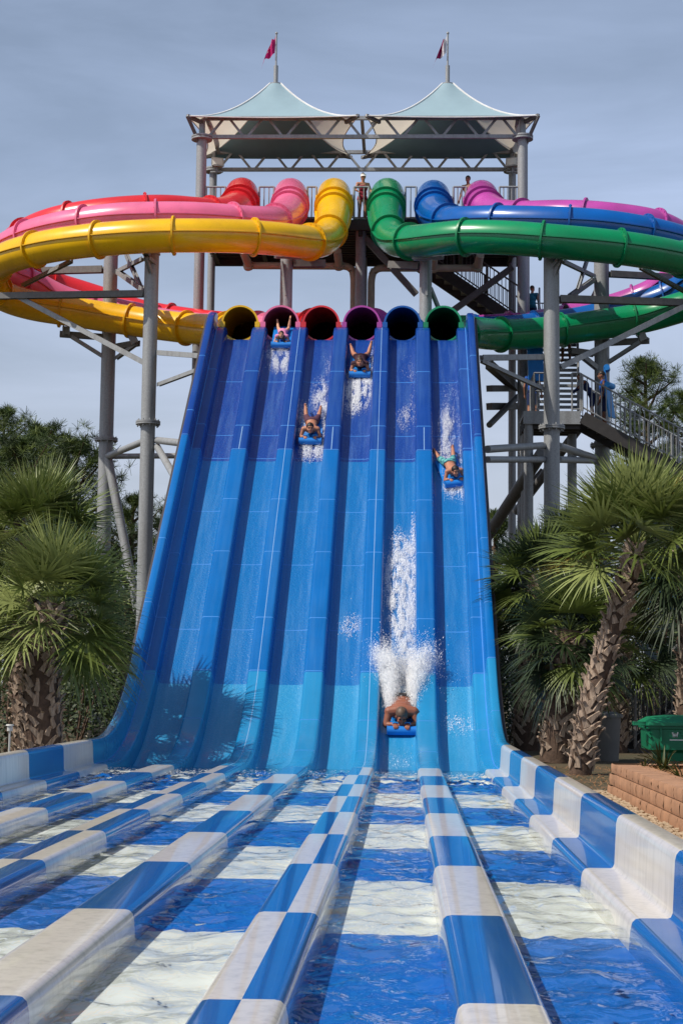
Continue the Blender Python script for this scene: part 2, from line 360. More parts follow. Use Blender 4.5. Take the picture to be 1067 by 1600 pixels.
for x, mr in ((WL, -1), (WR, 1)): sweep_flat(WS2, x, 'side_wall', mr)
for li, x in enumerate(LANE):                       # pool floor of each lane, the colour edge a little uneven
    mb = MB(); p = 1 if li in (2, 3) else 0; n = 14; rows = []; cols = []
    for k, (a, b) in enumerate(zip(BND[:-1], BND[1:])):
        for j in range(4): rows.append((a+(b-a)*j/4, j == 0)); cols.append((k+p) % 2)
    rows.append((BND[-1], True))
    R_ = [[V((x-.31+.62*i/n, min(24.99, y*1.045)+(.12*mnoise.noise(V((i*.45, y*3, li))) if e and -2.3 < y < 24 else 0)+.01, -.17)) for i in range(n+1)] for y, e in rows]
    mb.grid(R_, lambda i, k: cols[i]); mb.f = [tuple(f) for f in mb.f]
    mb.build('lane_floor', [M['wfloor'], M['bfloor']], trough)
mb = MB(); mb.box((-1.61, -2.54, -.05), (6.2, .25, .75)); mb.build('end_wall', M['concrete'], trough)
mb = MB()
for li, x in enumerate(LANE):
    ys = []; y = 26.2
    while y > -2.3: ys.append(y); y -= .05 if y > 20 else .06
    n = 12
    mb.grid([[V((x-.325+.65*i/n, y, -.09+(.024*mnoise.noise(V((i*.13+li*9, y*1.5, 0)))+.024*mnoise.noise(V((i*.3, y*3.6, li*5)))+.014*mnoise.noise(V((i*.6, y*8, li*5+2))))*(1+1.2*max(0, 1-abs(y-23.3)/2.2)-.7*max(0, min(1, y-24.6))))) for i in range(n+1)] for y in ys])
mb.f = [tuple(reversed(f)) for f in mb.f]
tag(mb.build('water', M['water'], ang=180), kind='structure')
# ------------------------------------------------------------------ tube slides
def tube_slide(colr, label, head, pts, xl, flange0, r0=.5, r1=.43):
    zf = sp(S_END, xl, -.3).z
    P = [at(*q) for q in head+pts] + [V((xl, 42.2, zf+.47)), V((xl, 41.0, zf+.39)), V((xl, 40.0, zf+.38))]
    C_ = catmull(P, .14, 3)
    d = [0.]
    for a, b in zip(C_[:-1], C_[1:]): d.append(d[-1]+(b-a).length)
    tot = d[-1]
    root = thing('tube_slide', label, 'tube slide', tuple(C_[0]), 'tube slides curling down from the tower')
    rr = [r0+(r1-r0)*min(1, max(0, (x-3.2)/2.2)) for x in d]
    body, seam = MB(), MB(); rows = []; sl_, sr_ = [], []; n = 30; fr = []
    for i, p in enumerate(C_):
        t = (C_[min(i+1, len(C_)-1)]-C_[max(i-1, 0)]).normalized(); a = t.cross(V((0, 0, 1))).normalized(); b = a.cross(t)
        fr.append((p, t, a, b)); rows.append([p + a*(math.cos(2*math.pi*k/n)*rr[i]) + b*(math.sin(2*math.pi*k/n)*rr[i]) for k in range(n)])
        for sg, lst in ((1, sl_), (-1, sr_)):
            o = p + a*(sg*(rr[i]-.01)); e = p + a*(sg*(rr[i]+.05)); lst.append([o+b*.012, e+b*.012, e-b*.012, o-b*.012])
    body.grid(rows, closed=True); body.build('tube', M['t_'+colr], root)
    seam.grid(sl_, closed=True); seam.grid(sr_, closed=True); seam.build('seam_flange', M['f_'+colr], root)
    q = flange0
    while q < tot-.5:
        i = min(range(len(d)), key=lambda j: abs(d[j]-q)); p, t, a, b = fr[i]
        mb = MB(); mb.ring(p, t, rr[i]-.01, rr[i]+.075, .05, 30)
        for k in range(18):
            th = 2*math.pi*k/18; o = p + (a*math.cos(th)+b*math.sin(th))*(rr[i]+.045)
            mb.tube([o-t*.042, o+t*.042], .013, 5)
        mb.build('flange', M['f_'+colr], root, ang=30); q += .62 if q < flange0+.3 else 2.02
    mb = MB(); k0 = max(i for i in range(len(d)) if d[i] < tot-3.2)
    mb.grid([[p + (q_-p)*.975 for q_ in rw] for p, rw in zip(C_[k0:], rows[k0:])], closed=True); mb.build('inner_shade', M['i_'+colr], root)  # added sleeve near the mouth, coloured darker to imitate shade inside
    mb = MB(); mb.ring(C_[-1], (0, 1, 0), r1-.015, r1+.03, .05, 36); mb.build('mouth_rim', M['t_'+colr], root)
    mb = MB()
    for sg in (-1, 1): mb = MB(); mb.box((xl+sg*.43, 40.02, zf+.36), (.12, .1, .13)); mb.build('mouth_bracket', M['t_'+colr], root)
    return root, C_
tube_slide('yellow', 'bright yellow tube slide, frontmost of the left hand loops, ending at the first lane', [(522, 304, 49.6), (522, 305, 48.6), (522, 315, 47.4), (521, 332, 46.2), (518, 355, 45.)],
    [(506, 375, 43.8), (480, 378, 42.7), (430, 373, 41.8), (370, 369, 41.3), (300, 368, 41), (235, 369, 41), (170, 373, 41.2), (100, 381, 41.7), (50, 391, 42.3), (10, 404, 43), (-13, 423, 44), (-14, 443, 45), (5, 462, 45.8), (50, 477, 46.3), (120, 488, 46.5), (190, 499, 46.4), (260, 509, 46), (320, 515, 45.2), (360, 515, 44)], LANE[0], 2.95)
tube_slide('pink', 'pale pink tube slide looping between the red and yellow tubes', [(454, 304, 49.6), (454, 305, 48.7), (454, 313, 47.6), (452, 326, 46.6)],
    [(445, 339, 45.6), (428, 346, 44.6), (400, 347, 43.7), (350, 344, 42.9), (298, 341, 42.5), (235, 341, 42.3), (175, 343.5, 42.4), (110, 353, 42.8), (56, 366, 43.4), (15, 385, 44.2), (-8, 405, 45.1), (2, 425, 46.2), (50, 444, 47.1), (80, 461, 47.4), (112, 474, 47.6), (160, 485, 47.8), (205, 493, 47.9), (250, 504, 47.7), (310, 512, 47.2), (380, 515, 46.2), (425, 513, 44.6)], LANE[1], 2.8)
tube_slide('red', 'red tube slide, highest and rearmost of the left hand loops', [(378, 303, 49.6), (378, 304, 48.8), (377, 311, 47.9), (374, 321, 47)],
    [(364, 329, 46.1), (344, 334, 45.3), (314, 333, 44.7), (253, 329, 43.9), (175, 333, 43.7), (97, 345, 44), (49, 362, 44.8), (20, 383, 45.8), (18, 405, 47), (45, 428, 48.1), (88, 448, 48.8), (117, 457, 49), (161, 471, 49.1), (205, 486, 49), (248, 496, 48.8), (323, 507, 48.3), (400, 512, 47.5), (465, 512, 46.3), (497, 510, 44.5)], LANE[2], 2.6)
tube_slide('green', 'emerald green tube slide, frontmost of the right hand loops, ending at the last lane', [(605, 304, 49.6), (605, 305, 48.6), (604, 315, 47.4), (603, 332, 46.2), (605, 355, 45.)],
    [(617, 375, 43.9), (648, 377, 42.7), (690, 373, 41.9), (735, 370, 41.4), (800, 372, 41), (874, 378, 40.8), (940, 384, 41), (1002, 392, 41.3), (1067, 405, 42), (1108, 420, 43), (1128, 437, 44), (1118, 456, 45), (1088, 472, 45.7), (1050, 484, 46.1), (998, 498, 46.4), (902, 512, 46.3), (842, 520, 46), (776, 523, 45.3), (735, 520, 44.2)], LANE[5], 2.95)
tube_slide('blue', 'blue tube slide looping between the green and purple tubes', [(677, 307, 49.6), (677, 308, 48.7), (677, 315, 47.6), (678, 327, 46.6)],
    [(684, 339, 45.6), (702, 346, 44.6), (725, 347, 43.9), (770, 346, 43.3), (817, 347, 42.9), (880, 349, 42.6), (940, 353, 42.6), (1000, 362, 42.8), (1048, 373, 43.3), (1090, 388, 44.1), (1112, 405, 45.2), (1105, 427, 46.3), (1075, 446, 47.2), (1040, 464, 47.6), (980, 484, 47.9), (907, 502, 47.9), (842, 511, 47.7), (780, 517, 47.2), (700, 518, 46.2), (655, 514, 44.6)], LANE[4], 2.8)
tube_slide('purple', 'purple tube slide, highest and rearmost of the right hand loops', [(752, 307, 49.6), (752, 308, 48.9), (752, 314, 48), (755, 322, 47.2)],
    [(766, 331, 46.4), (788, 338, 45.7), (828, 338, 44.9), (880, 337, 44.2), (940, 340, 43.9), (1017, 351, 44.1), (1060, 370, 44.9), (1085, 390, 46), (1085, 410, 47.2), (1060, 432, 48.1), (1015, 460, 48.8), (956, 482, 49.1), (894, 496, 49.1), (850, 505, 48.9), (800, 512, 48.5), (700, 516, 47.8), (612, 514, 46.3), (584, 510, 44.5)], LANE[3], 2.5)
# ------------------------------------------------------------------ support columns
GZ = -.3
def column(px, py, Y, r, label, joint=None, struts=(), ptop=None, footing=False, ground=GZ):
    top = at(px, py, Y); root = thing('support_column', label, 'steel column', (top.x, Y, ground), 'steel columns under the tube loops')
    mb = MB(); mb.tube([(top.x, Y, ground), (top.x, Y, top.z)], r, 24); mb.tube([(top.x, Y, top.z), (top.x, Y, top.z+.03)], r+.03, 24); mb.build('pole', M['galv'], root)
    if joint:
        z = at(px, joint, Y).z; mb = MB()
        for o in (-.045, .005): mb.tube([(top.x, Y, z+o), (top.x, Y, z+o+.04)], r+.13, 24)
        for k in range(10):
            a = k*.628; mb.tube([(top.x+math.cos(a)*(r+.08), Y+math.sin(a)*(r+.08), z-.1), (top.x+math.cos(a)*(r+.08), Y+math.sin(a)*(r+.08), z+.09)], .02, 6)
        mb.build('joint_flange', M['galv'], root)
    for name, p, q, wd, rd in struts:
        mb = MB(); p = at(*p); q = at(*q)
        if rd: mb.tube([p, q], wd, 12)
        else:
            d = (q-p).normalized(); mb.beam(p, q, wd, wd*.25); up = V((0, 0, 1)); a = d.cross(up).normalized(); b = a.cross(d)
            for o in (-1, 1): mb.beam(p+a*(o*wd*.42), q+a*(o*wd*.42), wd*.18, wd*1.05)
        mb.build(name, M['galvd'] if name == 'support_arm' else M['galv'], root)
    if footing:
        mb = MB(); mb.tube([(top.x, Y, ground-.6), (top.x, Y, at(px, 1130, Y).z-.03), (top.x, Y, at(px, 1130, Y).z)], [.52, .52, .48], 24); mb.build('footing', M['concrete'], root)
        mb = MB(); z = at(px, 1130, Y).z
        for k in range(10):
            a = k*.628; mb.tube([(top.x+math.cos(a)*.34, Y+math.sin(a)*.34, z), (top.x+math.cos(a)*.34, Y+math.sin(a)*.34, z+.14)], .025, 6)
        mb.tube([(top.x, Y, z), (top.x, Y, z+.05)], .4, 20); mb.build('base_bolts', M['galv'], root)
    return root
column(238, 398, 41.8, .185, 'tall grey column standing just left of the slide under the yellow tube', 661, [
    ('support_arm', (-30, 463, 43.8), (226, 459, 41.8), .16, 0), ('brace', (30, 464, 43.4), (226, 567, 41.8), .12, 0),
    ('saddle', (226, 388, 41.1), (232, 400, 41.7), .16, 0), ('brace', (228, 402, 41.3), (238, 432, 41.7), .09, 0), ('brace', (232, 403, 41.3), (246, 414, 41.8), .09, 0),
    ('tie_bar', (246, 551, 41.8), (312, 556, 40.2), .12, 0), ('tie_bar', (248, 601, 41.8), (312, 577, 39.4), .09, 0),
    ('tie_bar', (246, 688, 41.8), (300, 694, 37.6), .09, 1), ('brace', (246, 698, 41.8), (282, 760, 37.5), .09, 1)])
column(174, 398, 47.15, .205, 'grey column with a concrete footing behind the left palm', 687, [
    ('support_arm', (40, 424, 48.3), (162, 421, 47.2), .19, 0), ('brace', (36, 446, 45.2), (112, 408, 42.2), .1, 0),
    ('support_arm', (94, 522, 46.9), (166, 527, 47.1), .16, 0), ('brace', (112, 526, 46.9), (163, 558, 47.1), .1, 0), ('saddle', (104, 510, 46.7), (104, 522, 46.8), .2, 0),
    ('support_arm', (183, 542, 47.1), (216, 536, 46.4), .16, 0), ('brace', (182, 560, 47.1), (214, 537, 46.4), .1, 0), ('saddle', (205, 522, 46.4), (212, 537, 46.4), .2, 0),
    ('brace', (184, 424, 47.1), (228, 455, 42), .13, 0), ('brace', (198, 398, 45.2), (220, 448, 43), .1, 0), ('brace', (186, 423, 47), (224, 404, 42), .1, 0),
    ('tie_bar', (168, 713, 47.1), (226, 689, 41.8), .09, 1), ('tie_bar', (176, 713, 47.1), (292, 712, 46.9), .08, 1), ('leg_brace', (169, 716, 47.0), (217, 960, 46.3), .13, 1)], footing=True)
column(448, 400, 43.4, .165, 'short visible grey column behind the pink tube mouth', None, [('brace', (441, 408, 43.2), (447, 462, 43.2), .07, 0), ('support_arm', (458, 412, 43.4), (508, 412, 43.6), .18, 0), ('saddle', (430, 396, 42.6), (470, 398, 42.8), .2, 0)])
column(665, 402, 43.4, .165, 'short visible grey column behind the blue and green tube mouths', None, [('brace', (667, 406, 43.2), (667, 462, 43.2), .1, 0), ('support_arm', (655, 416, 43.4), (608, 414, 43.8), .18, 0), ('saddle', (645, 400, 42.8), (692, 398, 42.6), .2, 0), ('brace', (672, 450, 43.4), (690, 494, 43.8), .09, 0)])
column(861, 400, 41.5, .2, 'thick grey column standing just right of the slide under the green tube', 668, [
    ('support_arm', (873, 467, 41.5), (1105, 474, 43.6), .17, 0), ('brace', (875, 574, 41.5), (1085, 470, 43.3), .13, 0),
    ('saddle', (872, 390, 40.9), (874, 404, 41.2), .16, 0), ('brace', (876, 404, 41.2), (862, 440, 41.4), .09, 0), ('brace', (872, 406, 41.2), (858, 422, 41.4), .09, 0), ('tie_bar', (878, 408, 41.3), (928, 432, 46.9), .1, 0),
    ('tie_bar', (752, 559, 40), (848, 558, 41.5), .13, 0), ('tie_bar', (752, 564, 39.8), (848, 608, 41.5), .09, 0), ('tie_bar', (761, 702, 37.8), (850, 696, 41.5), .09, 1), ('tie_bar', (761, 718, 37.6), (850, 718, 41.5), .08, 1)])
column(939, 402, 47.15, .215, 'thick grey column behind the right palm in front of the stairs', 696, [
    ('support_arm', (952, 428, 47.1), (1100, 436, 48.2), .17, 0), ('brace', (1000, 418, 42.2), (1072, 457, 45.4), .1, 0), ('brace', (928, 436, 47.1), (890, 463, 45.5), .13, 0), ('brace', (917, 405, 45.2), (902, 452, 44), .09, 0),
    ('support_arm', (942, 536, 47), (1013, 532, 46.5), .16, 0), ('brace', (950, 566, 47.1), (1000, 534, 46.5), .1, 0), ('saddle', (1000, 520, 46.4), (1005, 532, 46.4), .2, 0),
    ('support_arm', (890, 548, 46.5), (928, 553, 47), .16, 0), ('brace', (908, 556, 46.6), (932, 575, 47), .13, 0), ('tie_bar', (872, 697, 41.6), (930, 716, 47), .1, 1), ('tie_bar', (872, 718, 41.6), (928, 720, 47), .09, 1)])
# ------------------------------------------------------------------ start tower
TF, TB = 48.5, 51.6
xl, xr = at(314, 300, TF).x, at(816, 300, TF).x
tower = thing('start_tower', 'tall grey steel start tower behind the tube loops, with railed deck and trusses', 'tower', (-1.5, 50, GZ))
zd = at(560, 348, TF).z
ztf = at(314, 185, TF).z; ztf2 = at(314, 214, TF).z; ztb = at(338, 238, TB).z; ztb2 = at(338, 265, TB).z
def tcol(x, y, z, r, disc=None):
    mb = MB(); mb.tube([(x, y, GZ), (x, y, disc or z)], r, 18)
    if disc:
        mb.tube([(x, y, disc), (x, y, disc+.05)], r+.16, 20); mb.tube([(x, y, disc+.07), (x, y, disc+.12)], r+.16, 20); mb.tube([(x, y, disc+.1), (x, y, z)], r*.62, 14)
    mb.build('column', M['galv'], tower)
xlb, xrb = at(333, 300, TB).x, at(800, 300, TB).x
dz = at(314, 219, TF).z
for x in (xl, xr): tcol(x, TF, ztf+.05, .155, dz)
for x in (xlb, xrb): tcol(x, TB, ztb+.05, .12, at(333, 269, TB).z)
xc = at(563, 420, TF).x
tcol(xc, TF+.1, zd, .155); tcol(xc, TB, zd, .13)
tcol(at(819, 600, 49.4).x, 49.6, zd-.2, .17)
def truss(y, x0, x1, zt, zb, n):
    mb = MB(); mb.beam((x0, y, zt), (x1, y, zt), .1, .11); mb.beam((x0, y, zb), (x1, y, zb), .1, .11); mb.build('truss_chord', M['galv'], tower)
    mb = MB(); st = (x1-x0)/n
    for k in range(n):
        a = x0+k*st; mb.beam((a+.05, y, zb), (a+st/2-.08, y, zt), .055, .07); mb.beam((a+st/2+.08, y, zt), (a+st-.05, y, zb), .055, .07)
    mb.build('truss_web', M['galv'], tower)
truss(TF, xl+.15, xr-.1, ztf, ztf2, 8); truss(TB, xlb+.1, xrb-.1, ztb, ztb2, 8)
for x in (xl+.15, xr-.15, xc): 
    mb = MB(); mb.beam((x, TF, ztf-.02), (x, TB, ztf-.02), .1, .12); mb.build('cross_beam', M['galv'], tower)
mb = MB()                                                  # deck: grating planks over joists
mb.box(((xl+xr)/2, 50, zd-.06), (xr-xl+.1, 3.6, .08)); mb.build('deck_plate', M['grating'], tower)
mb = MB()
for k in range(13): y = 48.3+k*.28; mb.box(((xl+xr)/2, y, zd-.2), (xr-xl, .07, .18))
for x in [xl+.2+(xr-xl-.4)*k/6 for k in range(7)]: mb.box((x, 50, zd-.36), (.12, 3.5, .16))
mb.box(((xl+xr)/2, 48.18, zd-.16), (xr-xl+.2, .08, .3)); mb.box(((xl+xr)/2, 51.84, zd-.3), (xr-xl+.2, .1, .34))
mb.build('deck_joists', M['grating'], tower)
def railing(pts, h=1.06, parent=None, step=.13, name='railing', mat='galv', rr=.022, br=.011, mid=False):
    mb = MB(); pts = [V(p) for p in pts]
    for a, b in zip(pts[:-1], pts[1:]):
        ln = (b-a).length; up = V((0, 0, h)); mb.tube([a+up, b+up], rr, 8); mb.tube([a+V((0, 0, .1)), b+V((0, 0, .1))], rr*.8, 6)
        if mid: mb.tube([a+up*.55, b+up*.55], rr*.8, 6)
        k = max(1, round(ln/step))
        for i in range(1, k): p = a+(b-a)*(i/k); mb.tube([p+V((0, 0, .1)), p+up], br, 5, caps=False)
        for p in (a, b): mb.tube([p, p+up], rr*1.1, 8)
        if ln > 1.8:
            for i in range(1, int(ln/1.5)+1): p = a+(b-a)*(i/(int(ln/1.5)+1)); mb.tube([p, p+up], rr*1.1, 8)
    return mb.build(name, M[mat], parent, smooth=False)
def X(px, Y, py=320): return at(px, py, Y).x
yr = TF-.05
for a, b in ((322, 352), (405, 428), (480, 494), (553, 576), (633, 650), (708, 728), (780, 812)):
    railing([(X(a, yr), yr, zd), (X(b, yr), yr, zd)], at(560, 292, yr).z-zd, tower, .13, rr=.03, br=.018)
railing([(xl, TB, zd), (xr, TB, zd)], 1.05, tower, .3); railing([(xl, TF, zd), (xl, TB, zd)], 1.05, tower, .14); 
# braces of the tower
def brace(p, q, r=.09, rd=True):
    mb = MB(); p = at(*p); q = at(*q)
    mb.tube([p, q], r, 12) if rd else mb.beam(p, q, r*2, r*2)
    mb.build('brace', M['galvd'], tower)
for b in [((570, 372, 48.6), (650, 460, 48.6), .09, False), ((800, 418, 50), (690, 498, 50), .09, False), ((806, 800, 49.5), (905, 668, 47), .13, True), ((752, 852, 49.5), (846, 708, 45), .17, True),
          ((764, 664, 47), (808, 620, 49.4), .09, True), ((764, 607, 47), (806, 607, 49.4), .09, False), ((764, 635, 48), (804, 635, 49.4), .1, False), ((764, 570, 46), (804, 605, 49), .11, False), ((818, 770, 49.5), (848, 735, 49.5), .1, True)]: brace(*b)
# water pipes under the deck
def pipe(pts, label, r=.11):
    mb = MB(); P = []
    pts = [at(*p) for p in pts]; ex = [pts[0]]
    for a, b, c in zip(pts[:-2], pts[1:-1], pts[2:]):
        for t in (.0, .25, .5, .75, 1.): 
            u = b+(a-b).normalized()*.22; v_ = b+(c-b).normalized()*.22; ex.append(u*(1-t)**2+b*2*t*(1-t)+v_*t*t)
    ex.append(pts[-1]); mb.tube(ex, r, 14); root = thing('water_pipe', label, 'pipe', tuple(ex[-1]), 'water pipes under the tower deck'); mb.build('pipe', M['pvc'], root)
    return root
def stub(root, p, q):
    mb = MB(); p, q = at(*p), at(*q); mb.tube([p, q], .12, 14); d = (q-p).normalized(); mb.tube([q-d*.12, q-d*.02], .17, 14); mb.build('stub_pipe', M['pvc'], root)
r_ = pipe([(383, 415, 49), (548, 416, 49), (553, 430, 49), (551, 640, 49)], 'cream pipe running left under the deck and down beside the centre column')
stub(r_, (380, 392, 48.4), (390, 418, 49)); stub(r_, (527, 392, 48.4), (530, 418, 49))
r_ = pipe([(748, 419, 49), (586, 419, 49), (580, 432, 49), (578, 640, 49)], 'cream pipe running right under the deck and down beside the centre column')
stub(r_, (750, 398, 48.4), (745, 420, 49)); stub(r_, (678, 402, 48.4), (676, 420, 49))
# stairs at the right of the tower
def flight(parent, p, q, wid, axis, n, rail=(1, 1), mat='galvd', rmat='galv'):
    """p lower end, q upper end (centre line, world); axis = sideways unit vector"""
    p, q, axis = V(p), V(q), V(axis); mb = MB()
    for sg in (-1, 1): mb.beam(p+axis*(sg*wid/2)-V((0, 0, .08)), q+axis*(sg*wid/2)-V((0, 0, .08)), .07, .34)
    mb.build('stringer', M['grating'], parent); mb = MB(); d = q-p; run = V((d.x, d.y, 0)).normalized()
    for i in range(n):
        c = p+d*((i+.5)/n); Rm = Matrix((axis, run, V((0, 0, 1)))).transposed(); mb.box(c, (wid-.08, abs(V((d.x, d.y, 0)).length)/n*.95, .05), Rm)
        mb.box(c-run*(V((d.x, d.y, 0)).length/n*.46), (wid-.08, .02, .08), Rm)
    mb.build('treads', M['galv'], parent)
    for sg in (-1, 1):
        if rail[(sg+1)//2]: o = axis*(sg*wid/2)+V((0, 0, .1)); railing([p+o, q+o], 1.0, parent, .15, mat=rmat, rr=.028, br=.014)
st = thing('steel_staircase', 'grey steel staircase with landings climbing the right side of the tower', 'staircase', (5, 47, GZ))
a, b = at(812, 512, 51.2), at(655, 405, 51.2); flight(st, a, b, 1.3, (0, 1, 0), 12, mat='grating', rmat='galvd')
l1 = at(815, 512, 50.6); l1b = at(925, 512, 50.6)
mb = MB(); mb.box(((l1.x+l1b.x)/2, 50.9, l1.z-.08), (l1b.x-l1.x, 1.9, .12)); mb.build('landing', M['grating'], st)
railing([(l1.x+.3, 51.8, l1.z), (l1b.x, 51.8, l1.z), (l1b.x, 50, l1.z)], 1.05, st, .14)
l2 = at(817, 645, 45.2); l2b = at(906, 645, 45.2); zl = l2.z
mb = MB(); mb.box(((l2.x+l2b.x)/2, 45.9, zl-.05), (l2b.x-l2.x, 1.5, .1)); mb.build('landing', M['galvd'], st)
mb = MB(); mb.box(((l2.x+l2b.x)/2, 45.13, zl-.14), (l2b.x-l2.x, .06, .36)); mb.build('fascia', M['galv'], st)
mb = MB()
for k in range(4): mb.box(((l2.x+l2b.x)/2, 45.3+k*.4, zl-.3), (l2b.x-l2.x, .12, .26))
mb.build('landing_joists', M['grating'], st)
flight(st, (at(872, 640, 46.5).x, 46.6, zl), (at(872, 560, 50).x, 50, l1.z), 1.15, (1, 0, 0), 19)
railing([(l2.x+.3, 45.15, zl), (at(850, 640, 45.2).x, 45.15, zl)], 1.1, st, .16, mid=True); railing([(l2.x+.3, 45.15, zl), (l2.x+.3, 46.6, zl)], 1.1, st, .16)
railing([(at(893, 640, 45.2).x, 45.15, zl), (l2b.x, 45.15, zl)], 1.1, st, .16)
e = at(1130, 775, 45.6); flight(st, (e.x, 45.7, e.z), (l2b.x+.05, 45.7, zl-.05), 1.15, (0, 1, 0), 16)
e2 = V((e.x+1.2, 45.7, e.z)); mb = MB(); mb.box((e.x+.7, 45.7, e.z-.06), (1.4, 1.5, .1)); mb.build('landing', M['galvd'], st)
mb = MB()
for x, y in ((l2.x+.15, 45.3), (l2.x+.15, 46.5), (l2b.x-.1, 46.5), (e.x+.3, 45.2), (e.x+.3, 46.3)): mb.tube([(x, y, GZ), (x, y, (zl if x < e.x else e.z)-.1)], .13, 14)
mb.build('stair_posts', M['galv'], st)
# lower dark stair at the right edge
ls = thing('lower_staircase', 'dark wooden staircase in the shade behind the green bin', 'staircase', (5, 31, GZ))
flight(ls, at(985, 1180, 31) , at(1125, 1045, 31), 1.2, (0, 1, 0), 13, mat='grating', rmat='galvd')
# ------------------------------------------------------------------ shade canopies
def canopy(pxs, label, apx):
    zc = at(435, 180, TF-.55).z; c4 = [V((at(p, 179, y).x, y, zc)) for p, y in ((pxs[0], TF-.5), (pxs[1], TF-.5), (pxs[2], TB+.35), (pxs[3], TB+.35))]
    ap = V((sum(c.x for c in c4)/4, sum(c.y for c in c4)/4, 0)); ap.z = at(apx, 133, ap.y).z
    root = thing('shade_canopy', label, 'canopy', (ap.x, ap.y, zc), 'twin canopies on the tower')
    def pt(side, t, u):
        a, b = c4[side], c4[(side+1) % 4]; e = a+(b-a)*t; cen = V((ap.x, ap.y, zc)); sag = 4*t*(1-t)*(.05 if side == 0 else .15)
        e = e+(cen-e)*sag + V((0, 0, (-.02 if side == 0 else -.12)*4*t*(1-t))); an = math.atan2(e.y-ap.y, e.x-ap.x); tip = ap+V((math.cos(an)*.21, math.sin(an)*.21, 0))
        q = e+(tip-e)*u; q.z = e.z+(tip.z-e.z)*(u**2.1*.78+u*.22); return q
    mb = MB()
    for sd in range(4): mb.grid([[pt(sd, i/16, j/14) for i in range(17)] for j in range(15)], mi=0 if sd in (0, 2) else 1)
    mb.build('fabric', [M['fabB'], M['fabW']], root, ang=30); mb = MB()
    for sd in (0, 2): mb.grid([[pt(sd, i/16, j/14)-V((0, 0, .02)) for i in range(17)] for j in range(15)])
    mb.build('undershade', M['undershade'], root, ang=30)  # added layer that carries the painted shade of the fabric underside
    mb = MB()
    for sd in range(4): mb.tube([pt(sd, 0, j/14)+V((0, 0, .008)) for j in range(15)], .03, 6); mb.tube([pt(sd, i/16, 0) for i in range(17)], .018, 6)
    mb.build('edge_webbing', M['fabT'], root)
    mb = MB(); mb.tube([ap+V((0, 0, -.1)), ap+V((0, 0, .02))], .22, 18)
    mb.tube([ap+V((0, 0, -.75)), ap+V((0, 0, .62))], .07, 12); mb.tube([ap+V((0, 0, .6)), ap+V((0, 0, 1.65))], .028, 8); mb.ell(ap+V((0, 0, 1.67)), (.045,)*3); mb.build('mast', M['galv'], root)
    for sg, k in ((-1, 0),) if pxs[0] < 400 else ((1, 1),):
        mb = MB(); p = c4[k]; mb.beam(p, V((p.x-sg*.35, TF, zc-.75)), .07, .09); mb.beam(p, V((p.x-sg*.35, TF, zc-.02)), .08, .1); mb.build('outrigger', M['galvd'], root)
    for k in range(4):
        mb = MB(); p = c4[k]; inn = V((p.x+(.4 if k in (0, 3) else -.4), p.y+(.45 if k < 2 else -.4), zc-.05)); mb.beam(p, inn, .09, .1); mb.build('corner_bracket', M['galvd'], root)
    return ap
apL = canopy((293, 560, 550, 318), 'pale blue cone canopy on the tower flying the all magenta flag', 435)
apR = canopy((572, 841, 818, 566), 'pale blue cone canopy on the tower flying the white and maroon flag', 703)
def flag(ap, label, mats, lean):
    z0 = ap.z+1.62; root = thing('flag', label, 'flag', (ap.x, ap.y, z0-.4), 'flags on the canopy masts'); mb = MB(); n, m_ = 10, 12
    rows = []
    for j in range(n+1):
        v_ = j/n; rows.append([V((ap.x-.03-.42*(i/m_)*(1-.5*(1-v_)) - .02*v_, ap.y+.09*math.sin(i*.9+v_*3), z0-.2*(i/m_)**1.2*2.2-v_*.58-.06*math.sin(i*.6))) for i in range(m_+1)])
    mb.grid(rows, lambda i, k: 0 if lean and k < 5 else (1 if lean else (1 if (i*13+k*7) % 11 == 0 and 2 < i < 8 and 3 < k < 9 else 0)))
    mb.build('cloth', mats, root, ang=180)
flag(apL, 'drooping magenta flag on the left mast', [M['flagP'], M['flagW']], 0); flag(apR, 'drooping white and maroon flag on the right mast', [M['flagW'], M['flagM']], 1)
def speaker(px, py, Y, label, tilt):
    p = at(px, py, Y); root = thing('loudspeaker', label, 'loudspeaker', tuple(p), 'white loudspeakers on the tower'); mb = MB()
    Rm = Matrix.Rotation(tilt, 3, 'Z') @ Matrix.Rotation(R(-14), 3, 'X'); vs_ = []
    for y, wd, h in ((-.14, .2, .15), (.12, .11, .1)): vs_ += [p+Rm @ V((a*wd, y, b*h)) for a, b in ((-1, -1), (1, -1), (1, 1), (-1, 1))]
    mb.add(vs_, [(0, 1, 2, 3), (7, 6, 5, 4), (0, 4, 5, 1), (1, 5, 6, 2), (2, 6, 7, 3), (3, 7, 4, 0)]); mb.build('horn_box', M['grey'], root, smooth=False)
    mb = MB(); mb.box(p+Rm @ V((0, -.145, 0)), (.3, .012, .22), Rm); mb.build('grille', M['pwhite'], root)
    mb = MB(); mb.beam(p+V((0, 0, -.26)), p+V((0, 0, -.1)), .08, .08); mb.beam(p+V((-.2, 0, -.26)), p+V((.2, 0, -.26)), .06, .05); mb.build('bracket', M['galv'], root)
speaker(339, 256, 51.2, 'white loudspeaker on the left rear tower post', R(20)); speaker(801, 256, 51.2, 'pale loudspeaker on the right rear tower post', R(-20))
# ------------------------------------------------------------------ ground
mb = MB()
def sheet(x0, x1, y0, y1, z): mb.add([(x0, y0, z), (x1, y0, z), (x1, y1, z), (x0, y1, z)], [(0, 1, 2, 3)])
sheet(-1500, 1500, 34, 2500, GZ); sheet(-1500, -4.83, -60, 34, GZ); sheet(-4.83, 1.61, -60, 34, -.5); sheet(1.61, 1500, -60, 34, .06)
mb.add([(1.61, 34, .06), (1500, 34, .06), (1500, 34, GZ), (1.61, 34, GZ)], [(0, 1, 2, 3)])
tag(mb.build('ground', M['ground'], smooth=False), kind='structure')
